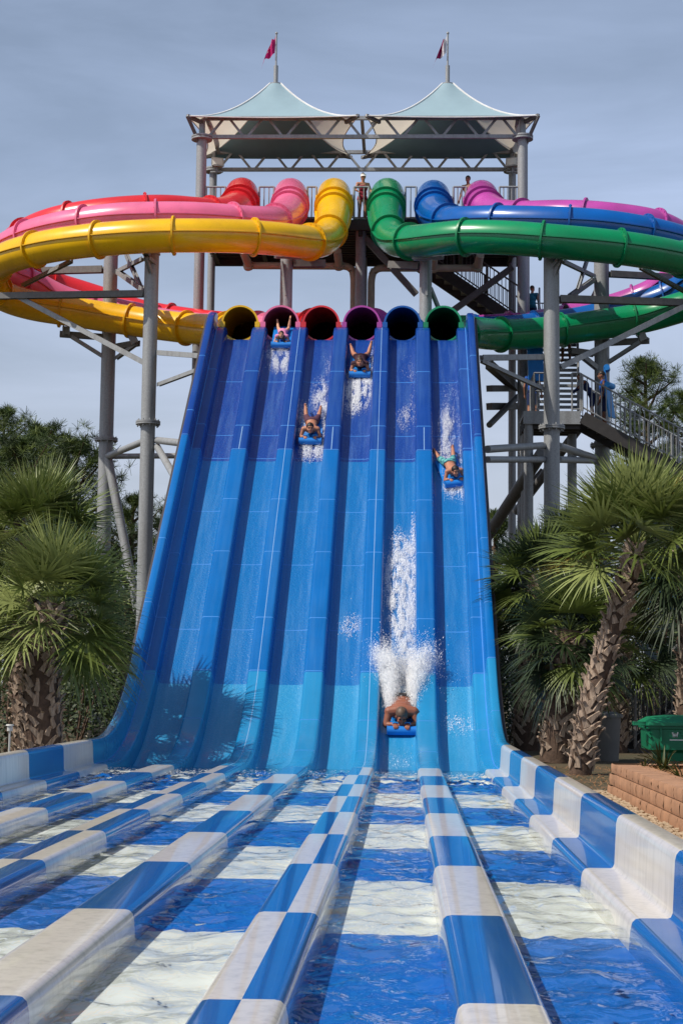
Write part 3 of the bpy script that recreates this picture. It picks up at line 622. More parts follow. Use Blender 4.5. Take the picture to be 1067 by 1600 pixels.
# gravel strip
mb = MB(); mb.add([(1.615, 2, .075), (2.22, 2, .075), (2.22, 19, .075), (1.615, 19, .075)], [(0, 1, 2, 3)])
for i in range(2600):
    y = 6+12.5*random.random()**.8; x = U(1.63, 2.2); r = U(.012, .032); mb.ell((x, y, .075+r*.3), (r*U(.8, 1.4), r*U(.8, 1.4), r*.7), nu=5, nv=3)
tag(mb.build('gravel', M['gravel'], ang=20), kind='stuff')
# block planter
pl = thing('planter_wall', 'low tan split-block retaining wall of three courses along the trough', 'retaining wall', (2.2, 15, .06), None)
PX, PYF, PZ = 2.2, 18.3, .06
def course(k):
    mb = MB(); z = PZ+k*.122; o = k*.018; hgt = .12 if k < 2 else .105
    def block(c, sx, sy):
        n = 5; vs_ = []; 
        for a in range(n+1):
            for b in range(4):
                vs_.append((a/n, b/3))
        mb.box(c, (sx, sy, hgt-.004))
    y = PYF-.02-o
    while y > 4:
        ln = .42; y2 = y-ln
        rows = []
        for b in range(5):
            zz = z+(hgt-.006)*b/4; bul = .006 if 0 < b < 4 else 0
            rows.append([V((PX+o-bul-(.008 if 0 < b < 4 else 0)*mnoise.noise(V((a*.9+y*7, b*1.3, k*5))), y-(ln-.012)*a/6, zz)) for a in range(7)])
        mb.grid(rows); top = rows[-1]; mb.grid([top, [p+V((.30, 0, 0)) for p in top]]); y = y2 - (.0)
        mb.grid([[p[0] for p in rows], [p[0]+V((.3, 0, 0)) for p in rows]]); 
    x = PX+o
    while x < PX+3.2:
        rows = []
        for b in range(5):
            zz = z+(hgt-.006)*b/4; bul = .006 if 0 < b < 4 else 0
            rows.append([V((x+.41*a/6, PYF-o+bul+.008*mnoise.noise(V((a*.9+x*7, b*1.3, k*5+2))), zz)) for a in range(7)])
        mb.grid(rows); mb.grid([rows[-1], [p-V((0, .3, 0)) for p in rows[-1]]]); x += .42
    mb.build('capping' if k == 2 else 'block_course', M['block'], pl, ang=60)
for k in range(3): course(k)
mb = MB(); n = 22
mb.grid([[V((PX+.25+3.2*i/8, 4+(PYF-4.15)*j/n, PZ+.31+.04*mnoise.noise(V((i*.7, j*.6, 3))))) for i in range(9)] for j in range(n+1)])
tag(mb.build('mulch_bed', M['straw'], ang=180), kind='structure')
mb = MB()
for i in range(5000):
    x = PX+.26+2.6*random.random()**1.5; y = 6+(PYF-6.15)*random.random()**.7; a = U(0, 6.28); l_ = U(.05, .13); d = V((math.cos(a), math.sin(a), U(-.1, .45)))*l_; s_ = V((-math.sin(a), math.cos(a), 0))*.004; p = V((x, y, PZ+.33))
    mb.add([p-s_, p+s_, p+d], [(0, 1, 2)])
for i in range(1500):
    x = U(1.75, 3.6); y = U(18.5, 24.5); a = U(0, 6.28); l_ = U(.06, .15); d = V((math.cos(a), math.sin(a), U(-.05, .35)))*l_; s_ = V((-math.sin(a), math.cos(a), 0))*.005; p = V((x, y, .07))
    mb.add([p-s_, p+s_, p+d], [(0, 1, 2)])
tag(mb.build('pine_straw', M['straw2'], smooth=False), kind='stuff')
def strap_plant(x, y, z, n, h, label, mts=('shrubA', 'shrubB')):
    root = thing('strap_leaf_plant', label, 'plant', (x, y, z), 'strap leaved plants in the planter'); mb = MB()
    for i in range(n):
        a = U(0, 6.28); el = R(U(35, 80)); l_ = h*U(.7, 1.1); d = V((math.cos(a)*math.cos(el), math.sin(a)*math.cos(el), math.sin(el))); s_ = V((-math.sin(a), math.cos(a), 0))*.016; p = V((x+U(-.04, .04), y+U(-.04, .04), z)); rows = []
        for k in range(6):
            t = k/5; q = p+d*(l_*t)+V((d.x, d.y, -1.2))*(.22*l_*t*t); w_ = (1-t)**.6*(1 if k else .6); rows.append([q-s_*w_, q+V((0, 0, -.006)), q+s_*w_])
        mb.grid(rows, mi=i % 2)
    mb.build('leaves', [M[m] for m in mts], root, ang=180)
p_ = at(1035, 1180, 17.3); strap_plant(p_.x, 17.3, PZ+.32, 26, .42, 'spiky green plant in front of the green bin, largest of the planter')
p_ = at(1063, 1195, 15.9); strap_plant(p_.x, 15.9, PZ+.32, 14, .26, 'small strap leaved tuft at the right edge of the planter')
p_ = at(1005, 1180, 17.7); strap_plant(p_.x, 17.7, PZ+.32, 8, .16, 'sparse seedling tuft near the far corner of the planter')
# green wheeled bin
bx, by = at(1014, 1150, 24.2).x, 24.2
bn = thing('wheeled_bin', 'big green wheeled bin with white lettering behind the planter', 'bin', (bx+.7, by+.45, .06))
zt_ = at(1014, 1134, by).z; z0 = .18; mb = MB(); rows = []
def rr_(x0, x1, y0, y1, z, r=.07):
    P = []
    for cx_, cy_, a0 in ((x1-r, y1-r, 0), (x0+r, y1-r, 90), (x0+r, y0+r, 180), (x1-r, y0+r, 270)):
        for k in range(5): a = R(a0+k*22.5); P.append(V((cx_+r*math.cos(a), cy_+r*math.sin(a), z)))
    return P
ex = bx+1.35
zs = [(z0, .16), (z0+.12, .14), (zt_-.36, .07), (zt_-.34, .0), (zt_-.05, -.01), (zt_-.04, -.04), (zt_, -.04)]
mb.grid([rr_(bx+o, ex-o, by+o*.6, by+.9-o*.6, z) for z, o in zs], closed=True); mb.f.append(tuple(range(20))); mb.m.append(0); mb.build('tub', M['binG'], bn)
mb = MB(); mb.grid([rr_(bx-.05, ex+.05, by-.06, by+.95, zt_+.004), rr_(bx-.05, ex+.05, by-.06, by+.95, zt_+.05), rr_(bx+.06, ex-.06, by+.1, by+.8, zt_+.12), rr_(bx+.3, ex-.3, by+.3, by+.6, zt_+.15)], closed=True); e = len(mb.v)-20; mb.f.append(tuple(e+k for k in range(20))); mb.m.append(0)
mb.box((bx-.12, by+.1, zt_+.03), (.2, .16, .05)); lid = mb.build('lid', M['binL'], bn)
mb = MB(); mb.beam((bx-.1, by+.02, zt_-.01), (bx+.02, by-.012, zt_-.16), .03, .03)
for dx_ in (.16, .62): mb.box((bx+dx_, by-.02, zt_-.12), (.02, .04, .2))
mb.build('lifting_rib', M['binG'], bn)
for k in (0, 1):
    for j in (0, 1):
        mb = MB(); mb.tube([(bx+.25+k*.85-.03, by+.16+j*.58, .15), (bx+.25+k*.85+.03, by+.16+j*.58, .15)], .09, 14); mb.build('wheel', M['black'], bn)
def glyph(cx_, cz_, y, s_, ch):
    mb = MB(); segs = dict(W=[(-.5, .5, -.25, -.5), (-.25, -.5, 0, .3), (0, .3, .25, -.5), (.25, -.5, .5, .5)], M=[(-.5, -.5, -.3, .5), (-.3, .5, 0, -.3), (0, -.3, .3, .5), (.3, .5, .5, -.5)])[ch]
    for a, b, c, d in segs: mb.beam((cx_+a*s_*1.1, y, cz_+b*s_), (cx_+c*s_*1.1, y, cz_+d*s_), .008, s_*.26, up=(1, 0, .001))
    return mb
lz = at(1056, 1148, by).z; lx = at(1054, 1148, by).x; glyph(lx, lz, by-.004, .07, 'W').build('letter', M['pwhite'], bn); glyph(lx+.095, lz, by-.004, .07, 'M').build('letter', M['binL'], bn)
mb = MB(); mb.box((lx+.1, by-.004, lz-.075), (.36, .008, .016)); mb.build('underline', M['pwhite'], bn)
# grey bin in the shade, path light, blue tarp
p_ = at(942, 1165, 27); gb = thing('litter_bin', 'dull grey litter bin half hidden behind the leaning palm', 'bin', (p_.x, 27, .06)); mb = MB(); mb.tube([(p_.x, 27, .06), (p_.x, 27, .75)], [.24, .28], 20); mb.build('drum', M['greybin'], gb); mb = MB(); mb.tube([(p_.x, 27, .75), (p_.x, 27, .79), (p_.x, 27, .84)], [.31, .31, .2], 20); mb.build('rim', M['galvd'], gb)
p_ = at(16, 1140, 23.5); lg = thing('path_light', 'small pale path light on a thin stake below the left palm', 'path light', (p_.x, 23.5, GZ)); mb = MB(); mb.tube([(p_.x, 23.5, GZ), (p_.x, 23.5, p_.z)], .014, 8); mb.build('stake', M['grey'], lg)
mb = MB(); mb.tube([p_+V((0, 0, -.02)), p_+V((0, 0, .05)), p_+V((0, 0, .055)), p_+V((0, 0, .075))], [.04, .04, .06, .05], 14); mb.build('lamp_head', M['grey'], lg)
p_ = at(1036, 922, 33); tp = thing('blue_awning', 'blue fabric awning glimpsed between the right hand palms', 'awning', (p_.x, 33, GZ)); mb = MB(); mb.grid([[V((p_.x-.7+1.6*i/8, 33+.9*j/6, p_.z+.35-.75*(1-j/6)+.03*math.sin(i*1.7))) for i in range(9)] for j in range(7)]); mb.build('fabric', M['tarp'], tp)
mb = MB()
for dx_ in (-.7, .9): mb.tube([(p_.x+dx_, 33.9, GZ), (p_.x+dx_, 33.9, p_.z+.35)], .03, 8)
mb.build('posts', M['galvd'], tp)
# ------------------------------------------------------------------ palms
def fan(mb, base, az, el, lp, rad, mi, droop, nl=30):
    d = V((math.cos(az)*math.cos(el), math.sin(az)*math.cos(el), math.sin(el))); sd = V((-math.sin(az), math.cos(az), 0)); pts = []
    for k in range(5):
        t = k/4; pts.append(base+d*(lp*t)+V((0, 0, -1))*(droop*.25*lp*t*t))
    mb.tube(pts, [.02, .016, .012, .01, .008], 5, mi=mi, caps=False)
    ax = (pts[-1]-pts[-2]).normalized(); nr = sd.cross(ax).normalized() if abs(sd.dot(ax)) < .99 else V((0, 0, 1)); nr = -nr if nr.z < 0 else nr
    sd = ax.cross(nr).normalized(); tw = U(-.7, .7); sd, nr = sd*math.cos(tw)+nr*math.sin(tw), nr*math.cos(tw)-sd*math.sin(tw); c = pts[-1]
    for i in range(nl):
        f = (i/(nl-1)-.5)*2; a = f*R(112)+U(-.04, .04); ln = rad*(1-.28*abs(f)**2)*U(.88, 1.06)
        e = ax*math.cos(a)+sd*math.sin(a)+nr*(.28*abs(f)+U(-.12, .16)); e.normalize(); wv = e.cross(nr).normalized(); rows = []
        wd = .019*U(.8, 1.2); dr = droop*U(.5, 1.25)
        for t in (0, .3, .62, .85, 1):
            q = c+e*(ln*t)+V((0, 0, -1))*(dr*ln*.55*t**2.4); wk = wd*(.6+2.0*t if t < .4 else (1.0-t)*1.75+.06); rows.append([q-wv*wk, q+wv*wk])
        mb.grid(rows, mi=mi)
def palm(base, path, r0, r1, label, reach=1.3, nleaf=46, dark=False, boots=True, hang=.3, elmin=-55, seed=1):
    random.seed(seed); P = catmull([V(p) for p in path], .085, 1); root = thing('fan_palm', label, 'palm', tuple(P[0]), 'fan palms beside the slide'); n = len(P)
    mb = MB(); rs = [(r0+(r1-r0)*i/(n-1))*.86 for i in range(n)]; mb.tube(P, rs, 14)
    if boots:
        for i in range(2, n-1):
            p = P[i]; t = (P[min(i+1, n-1)]-P[i-1]).normalized(); a0 = t.orthogonal().normalized(); b0 = t.cross(a0); cnt = 7
            for k in range(cnt):
                an = 2*math.pi*(k+.5*(i % 2))/cnt+U(-.3, .3); o = a0*math.cos(an)+b0*math.sin(an); tg = t.cross(o); sl_ = (1 if (i+k) % 2 else -1)*U(.1, 1.0)
                if random.random() < .12: continue
                tl_ = U(-.03, .03)
                ln = U(.11, .24); r_ = rs[i]; d1 = (t*1+tg*sl_).normalized(); wv = d1.cross(o).normalized(); s0 = p+o*(r_*.94)-d1*(.05)+t*tl_
                rows = []
                for u_, lift, wd in ((0, 0, .05), (.4, .008, .04), (.75, .022, .03), (1, .05+U(0, .035), .022)):
                    q = s0+d1*(ln*u_)+o*lift; rows.append([q-wv*wd, q-wv*wd*.8+o*.026, q+wv*wd*.8+o*.026, q+wv*wd])
                mb.grid(rows, mi=1, closed=True); e = len(mb.v); mb.f.append((e-4, e-3, e-2, e-1)); mb.m.append(1)
    mb.build('trunk', [M['palmtrunk'], M['boot']], root, ang=35)
    mb = MB(); top = P[-1]
    for i in range(nleaf):
        f = i/nleaf; el = R(84-(84-elmin)*f**.85)+U(-.1, .1); az = i*2.39996+U(-.25, .25); lp = reach*(.30+.22*min(1, f*1.6))*U(.85, 1.15); mi = random.choices((0, 1, 2), (6, 3, .05+.5*(f > .86)))[0]
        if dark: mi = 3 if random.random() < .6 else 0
        fan(mb, top+V((0, 0, .1-.34*f)), az, el, lp, reach*U(.54, .68), mi, .06+.38*f*(1 if el < .4 else .5)+hang*f, 34)
    mb.build('crown', [M['leafA'], M['leafB'], M['leafC'], M['leafD']], root, smooth=False)
def gp(px, py, Y): return at(px, py, Y)
b = gp(905, 1203, 22.5); palm(None, [b-V((0, 0, .1)), gp(921, 1110, 22.5), gp(945, 1020, 22.6), gp(968, 945, 22.6), gp(993, 850, 22.7)], .175, .125, 'leaning fan palm with a criss-crossed trunk beside the block planter', 1.42, 58, seed=3, elmin=-8, hang=.06)
b = gp(68, 1190, 25.3); palm(None, [V((b.x, 25.3, GZ)), gp(66, 1110, 25.3), gp(66, 1040, 25.4), gp(88, 945, 25.5)], .36, .27, 'stout fan palm with a thick cross-hatched trunk at the left wall', 1.5, 48, seed=5, elmin=-40, hang=.12)
b = gp(45, 1180, 27.6); palm(None, [V((b.x, 27.6, GZ)), gp(40, 1000, 27.6), gp(58, 838, 27.6)], .25, .2, 'taller fan palm rising behind the stout palm at the left', 1.5, 56, seed=8, elmin=-25, hang=.12)
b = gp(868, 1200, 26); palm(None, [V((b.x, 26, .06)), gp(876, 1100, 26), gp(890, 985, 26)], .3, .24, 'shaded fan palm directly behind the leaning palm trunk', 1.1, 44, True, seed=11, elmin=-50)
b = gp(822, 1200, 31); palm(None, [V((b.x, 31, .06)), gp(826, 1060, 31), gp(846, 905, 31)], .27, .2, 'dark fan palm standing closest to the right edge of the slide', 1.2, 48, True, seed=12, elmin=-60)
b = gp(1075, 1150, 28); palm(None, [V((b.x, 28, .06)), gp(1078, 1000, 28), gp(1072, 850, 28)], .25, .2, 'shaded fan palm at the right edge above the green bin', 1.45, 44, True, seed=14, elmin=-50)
b = gp(962, 1150, 30.5); palm(None, [V((b.x, 30.5, .06)), gp(965, 1080, 30.5), gp(972, 1010, 30.5)], .24, .2, 'low shaded fan palm spreading behind the litter bin', 1.3, 34, True, seed=17, elmin=-20)
b = gp(880, 1150, 34); palm(None, [V((b.x, 34, .0)), gp(884, 1000, 34), gp(884, 872, 34)], .24, .2, 'tall background fan palm below the stair landing', 1.25, 44, True, seed=19, elmin=-50)
random.seed(23)
# ------------------------------------------------------------------ pines and shrubs
def tuft(mb, c, r, mi, n=26):
    for i in range(n):
        d = V((random.gauss(0, 1), random.gauss(0, 1), random.gauss(.45, .9))).normalized(); s_ = d.orthogonal().normalized(); an = U(0, 6.28); s_ = (s_*math.cos(an)+d.cross(s_)*math.sin(an))*(r*.034); e = c+d*r*U(.75, 1.1)
        mb.add([c-s_*.6, c+s_*.6, e+s_*.5, e-s_*.5], [(0, 1, 2, 3)], mi)
def pine(x, y, h, rad, label, seed, z0=GZ, low=.35, nb=34, tr=.3, dens=1., shape=1.):
    random.seed(seed); root = thing('pine_tree', label, 'pine', (x, y, z0), 'pines behind the slide'); tm = MB(); lean = V((U(-.04, .04), U(-.04, .04), 0))
    tp_ = [V((x, y, z0))+V((lean.x*h*t, lean.y*h*t, h*t*.97)) for t in [i/8 for i in range(9)]]; tm.tube(tp_, [tr*(1-.85*i/8) for i in range(9)], 10); nm = MB()
    for i in range(nb):
        t = low+(1-low)*(i/(nb-1)); p = V((x, y, z0))+V((lean.x*h*t, lean.y*h*t, h*t*.97)); az = i*2.4+U(-.4, .4); k = (t-low)/(1-low)
        L_ = rad*shape*(math.sin(math.pi*min(1, .22+.78*k))**.7*.95+.08)*U(.65, 1.15); up = U(.05, .5)+k*.5; e = p+V((math.cos(az)*L_, math.sin(az)*L_, L_*up)); mid_ = p+(e-p)*.5-V((0, 0, .06*L_))
        tm.tube([p, mid_, e], [tr*.28*(1-.6*k)+.02, tr*.18*(1-.6*k)+.015, .015], 6, caps=False)
        for j in range(int(13*dens)):
            f = U(.35, 1.08); q = p+(e-p)*f+V((random.gauss(0, .17), random.gauss(0, .17), random.gauss(.08, .13)))*L_; m_ = random.choices((0, 1, 2), (5, 3, 3))[0]; tuft(nm, q, U(.24, .42)*(rad/2.6)**.5, m_)
    tm.build('trunk', M['bark'], root); nm.build('crown', [M['needleA'], M['needleB'], M['needleC']], root, smooth=False)
def pineat(px, pytop, Y, rad, label, seed, **k): p = at(px, pytop, Y); pine(p.x, Y, p.z-GZ, rad, label, seed, **k)
pineat(1026, 556, 62, 1.7, 'sunlit pine rising behind the stair railing, upper right', 31, low=.52, dens=1.7, nb=44)
pineat(1092, 610, 60, 1.9, 'pine cut by the right edge of the view behind the stairs', 32, low=.5, dens=1.5, nb=40)
pineat(1050, 715, 56, 1.6, 'short pine filling in under the stair flight', 33, low=.3, dens=1.3)
pineat(6, 636, 66, 2.0, 'spiky young pine at the far left edge', 34, low=.45, dens=1.4)
pineat(62, 664, 63, 2.5, 'broad rounded pine behind the left palms', 35, low=.3, dens=1.8, nb=44)
pineat(122, 684, 60, 2.3, 'rounded pine just left of the footing column', 36, low=.3, dens=1.8, nb=44)
pineat(28, 690, 58, 2.4, 'dense low pine filling the left edge', 37, low=.25, dens=1.6, nb=40)
pineat(205, 775, 60, 1.7, 'narrow pine between the two left columns', 38, low=.25, dens=1.6)
pineat(268, 796, 64, 1.3, 'thin pine glimpsed between the left column and the slide', 39, low=.3, dens=1.1)
pineat(775, 800, 58, 1.8, 'dark pine low behind the right edge of the slide', 40, low=.15, dens=1.5)
pineat(890, 800, 58, 2.0, 'bushy pine behind the right palm crown', 41, low=.15, dens=1.5)
def shrub(x, y, z, rx, ry, h, label, seed, n=2600, ls=.07, mats=('shrubA', 'shrubB')):
    random.seed(seed); root = thing('shrub', label, 'shrub', (x, y, z), 'shrubs below the palms'); mb = MB()
    for i in range(7):
        a = U(0, 6.28); mb.tube([V((x, y, z)), V((x+math.cos(a)*rx*.3, y+math.sin(a)*ry*.3, z+h*.5)), V((x+math.cos(a)*rx*.6, y+math.sin(a)*ry*.6, z+h*.85))], [.03, .02, .01], 5)
    mb.build('stems', M['bark'], root); mb = MB(); cl = [(V((x+U(-1, 1)*rx*.7, y+U(-1, 1)*ry*.7, z+h*U(.12, .85))), U(.25, .5)) for _ in range(26)]
    for i in range(n):
        c, r_ = random.choice(cl); d = V((random.gauss(0, 1), random.gauss(0, 1), random.gauss(0, 1))).normalized(); p = c+V((d.x*rx, d.y*ry, d.z*h*.6))*r_*U(.6, 1.05)
        if p.z < z: continue
        a = V((random.gauss(0, 1), random.gauss(0, 1), random.gauss(0, .6))).normalized(); b_ = a.orthogonal().normalized(); s_ = ls*U(.6, 1.3)
        mb.add([p, p+a*s_*.5+b_*s_*.3, p+a*s_*1.2, p+a*s_*.5-b_*s_*.3], [(0, 1, 2, 3)], random.choices((0, 1), (3, 1))[0])
    mb.build('foliage', [M[m] for m in mats], root, smooth=False)
for k, (px, Y, rx, h, lab) in enumerate([(10, 30, 1.5, 1.9, 'leafy shrub at the left edge behind the path light'), (120, 33, 1.4, 2.3, 'dark shrub behind the stout palm trunk'), (172, 50, 1.7, 4.0, 'tall shrub behind the footing column'), (225, 44, 1.3, 2.6, 'shrub between the left columns by the slide edge'), (60, 40, 2.2, 4.2, 'big shrub mass behind the left palm crowns'), (200, 54, 1.6, 5.2, 'tall dark shrub rising between the two left columns'), (120, 46, 2.0, 5.0, 'wide dark shrub just left of the footing column'),
        (790, 36, 1.2, 3.2, 'dark shrub pressed against the right side of the slide'), (850, 33, 1.2, 2.6, 'shaded shrub behind the palm trunks at the right'), (925, 36, 1.6, 3.6, 'shaded shrub behind the leaning palm'), (1020, 38, 1.8, 4.6, 'tall shaded shrub behind the lower staircase'), (835, 42, 2., 5.2, 'large dark shrub below the tower columns'), (960, 44, 2.4, 6., 'large bush below the stair landing')]):
    shrub(at(px, 1100, Y).x, Y, GZ if Y > 34 or px < 400 else .06, rx, 1.1, h, lab, 50+k, n=int(2400*rx*h/4), ls=.10 if Y > 38 else .075)
# far tree line as one mass
random.seed(99); mb = MB()
for i in range(900):
    x = U(-75, 75); y = U(88, 110)
    hgt = 7+2.5*mnoise.noise(V((x*.12, 0, 3)))
    for j in range(3): tuft(mb, V((x+U(-.8, .8), y, GZ+hgt*random.random()**.6)), U(.9, 1.5), random.choice((0, 1, 2)), 12)
tag(mb.build('far_woods', [M['needleA'], M['needleB'], M['needleC']], smooth=False), kind='stuff')
# ------------------------------------------------------------------ people
skins = {}
def skin(name, c):
    m = pmat(name, c, .5, .06, 6.); m.node_tree.nodes['Principled BSDF'].inputs['Subsurface Weight'].default_value = .08; m.node_tree.nodes['Principled BSDF'].inputs['Subsurface Radius'].default_value = (.02, .008, .004); return m
S1, S2, S3 = skin('light skin', C(216, 158, 126)), skin('tanned skin', C(182, 124, 98)), skin('warm brown skin', C(138, 90, 68))
HB, HD, HG = pmat('brown hair', C(70, 46, 32), .5, .3, 30.), pmat('dark hair', C(34, 24, 20), .5, .3, 30.), pmat('grey brown hair', C(96, 76, 62), .5, .3, 30.)
def cloth(name, c, **k): return pmat(name, c, .8, k.pop('var', .08), k.pop('vscale', 6.), **k)
def frame(f, u):
    f = V(f).normalized(); r = f.cross(V(u)).normalized(); return Matrix((r, f, r.cross(f))).transposed()
def hand(mb, w_, d, nrm, side, curl=.8, k=1.):
    Fm = frame(d, nrm); c = V(w_)+Fm @ V((0, .045*k, 0)); mb.ell(c, (.043*k, .055*k, .018*k), Fm, 10, 6)
    for i, (ox, ln) in enumerate(((-.032, .068), (-.011, .078), (.011, .073), (.031, .058))):
        a = V(w_)+Fm @ V((ox*k, .088*k, 0)); b = a+Fm @ V((ox*.15, ln*.5*k*math.cos(curl*.5), -ln*.5*k*math.sin(curl*.5))); e = b+Fm @ V((0, ln*.5*k*math.cos(curl*1.3), -ln*.5*k*math.sin(curl*1.3)))
        mb.cap(a, b, .0105*k, .0095*k, 6); mb.cap(b, e, .0095*k, .008*k, 6)
    a = V(w_)+Fm @ V((side*.034*k, .03*k, 0)); b = a+Fm @ V((side*.028*k, .03*k, -.012)); e = b+Fm @ V((side*.004*k, .032*k, -.02)); mb.cap(a, b, .0125*k, .011*k, 6); mb.cap(b, e, .011*k, .009*k, 6)
def head(mb, c, f, u, k=1.):
    Fm = frame(f, u); P = lambda x, y, z: V(c)+Fm @ V((x*k, y*k, z*k)); E = lambda p, r: mb.ell(p, tuple(q*k for q in r), Fm, 14, 10)
    E(P(0, -.012, .03), (.076, .094, .09)); E(P(0, .02, -.035), (.062, .072, .08)); E(P(0, .055, -.088), (.034, .034, .026)); E(P(0, .096, -.018), (.0135, .02, .026)); E(P(0, .105, -.032), (.016, .016, .012))
    for s in (-1, 1): E(P(s*.078, -.005, -.012), (.012, .022, .033)); E(P(s*.033, .076, .03), (.028, .016, .011)); E(P(s*.042, .062, -.03), (.024, .022, .024))
    return P, Fm
def face(mb, P, Fm, k=1.):
    for s in (-1, 1): mb.ell(P(s*.032, .086, .012), (.0145*k, .008*k, .009*k), Fm, 8, 6, 1); mb.ell(P(s*.033, .09, .034), (.02*k, .006*k, .005*k), Fm, 8, 4, 1)
    mb.ell(P(0, .09, -.062), (.026*k, .009*k, .008*k), Fm, 10, 6, 2)
def fuse(mb, voxel=.0105, sm=4):
    me = bpy.data.meshes.new('tmp'); me.from_pydata(mb.v, [], mb.f); o = bpy.data.objects.new('tmp', me); COL.objects.link(o)
    r_ = o.modifiers.new('r', 'REMESH'); r_.mode = 'VOXEL'; r_.voxel_size = voxel; s_ = o.modifiers.new('s', 'SMOOTH'); s_.factor = .5; s_.iterations = sm
    bpy.context.view_layer.update(); dg = bpy.context.evaluated_depsgraph_get(); ev = o.evaluated_get(dg); m2 = bpy.data.meshes.new_from_object(ev)
    vs_ = [v.co.copy() for v in m2.vertices]; ns = [v.normal.copy() for v in m2.vertices]; fs = [tuple(p.vertices) for p in m2.polygons]
    bpy.data.objects.remove(o); bpy.data.meshes.remove(me); bpy.data.meshes.remove(m2); return vs_, ns, fs
def shell(vs_, ns, fs, pred, off, name, mat, parent):
    keep = [f for f in fs if all(pred(vs_[i]) for i in f)]; idx = {}; mb = MB()
    for f in keep:
        for i in f:
            if i not in idx: idx[i] = len(mb.v); mb.v.append(tuple(vs_[i]+ns[i]*off))
        mb.f.append(tuple(idx[i] for i in f)); mb.m.append(0)
    if mb.f: return mb.build(name, mat, parent, local=True)
def hairdo(P, Fm, k, mat, parent, kind='short'):
    mb = MB(); c = P(0, -.02, .042); vs_ = []; n, m_ = 20, 10; rows = []
    for j in range(m_+1):
        t = j/m_*R(118); rows.append([])
        for i in range(n):
            a = 2*math.pi*i/n; lim = t*(.62+.38*(1-max(0, math.sin(a)))) ; jit = 1+.04*mnoise.noise(V((i*1.1, j*.9, k*7)))
            rows[-1].append(c+Fm @ (V((.086*math.sin(lim)*math.cos(a), .102*math.sin(lim)*math.sin(a), .094*math.cos(lim)))*k*jit))
    mb.grid(rows, closed=True); Rv = Fm
    if kind == 'bun': mb.ell(P(0, -.07, .135), (.045*k, .045*k, .04*k)); 
    if kind in ('braid', 'bun', 'long'):
        if kind != 'bun':
            for s in (-1, 1): mb.tube([P(s*.06, -.03, -.02), P(s*.085, .01, -.1), P(s*.09, .03, -.2), P(s*.085, .03, -.27)], [.04*k, .032*k, .026*k, .008*k], 8)
        mb.ell(P(0, -.07, -.03), (.06*k, .05*k, .09*k), Fm)
    return mb.build('hair', mat, parent, local=True, ang=60)
def finish(name_root, mb, P, Fm, k, sk, hair, hkind='short'):
    vs_, ns, fs = fuse(mb); b2 = MB(); b2.v = [tuple(v) for v in vs_]; b2.f = list(fs); b2.m = [0]*len(fs); face(b2, P, Fm, k)
    b2.build('body', [sk, M['eye'], M['lip']], name_root, local=True, ang=80); hairdo(P, Fm, k, hair, name_root, hkind); return vs_, ns, fs
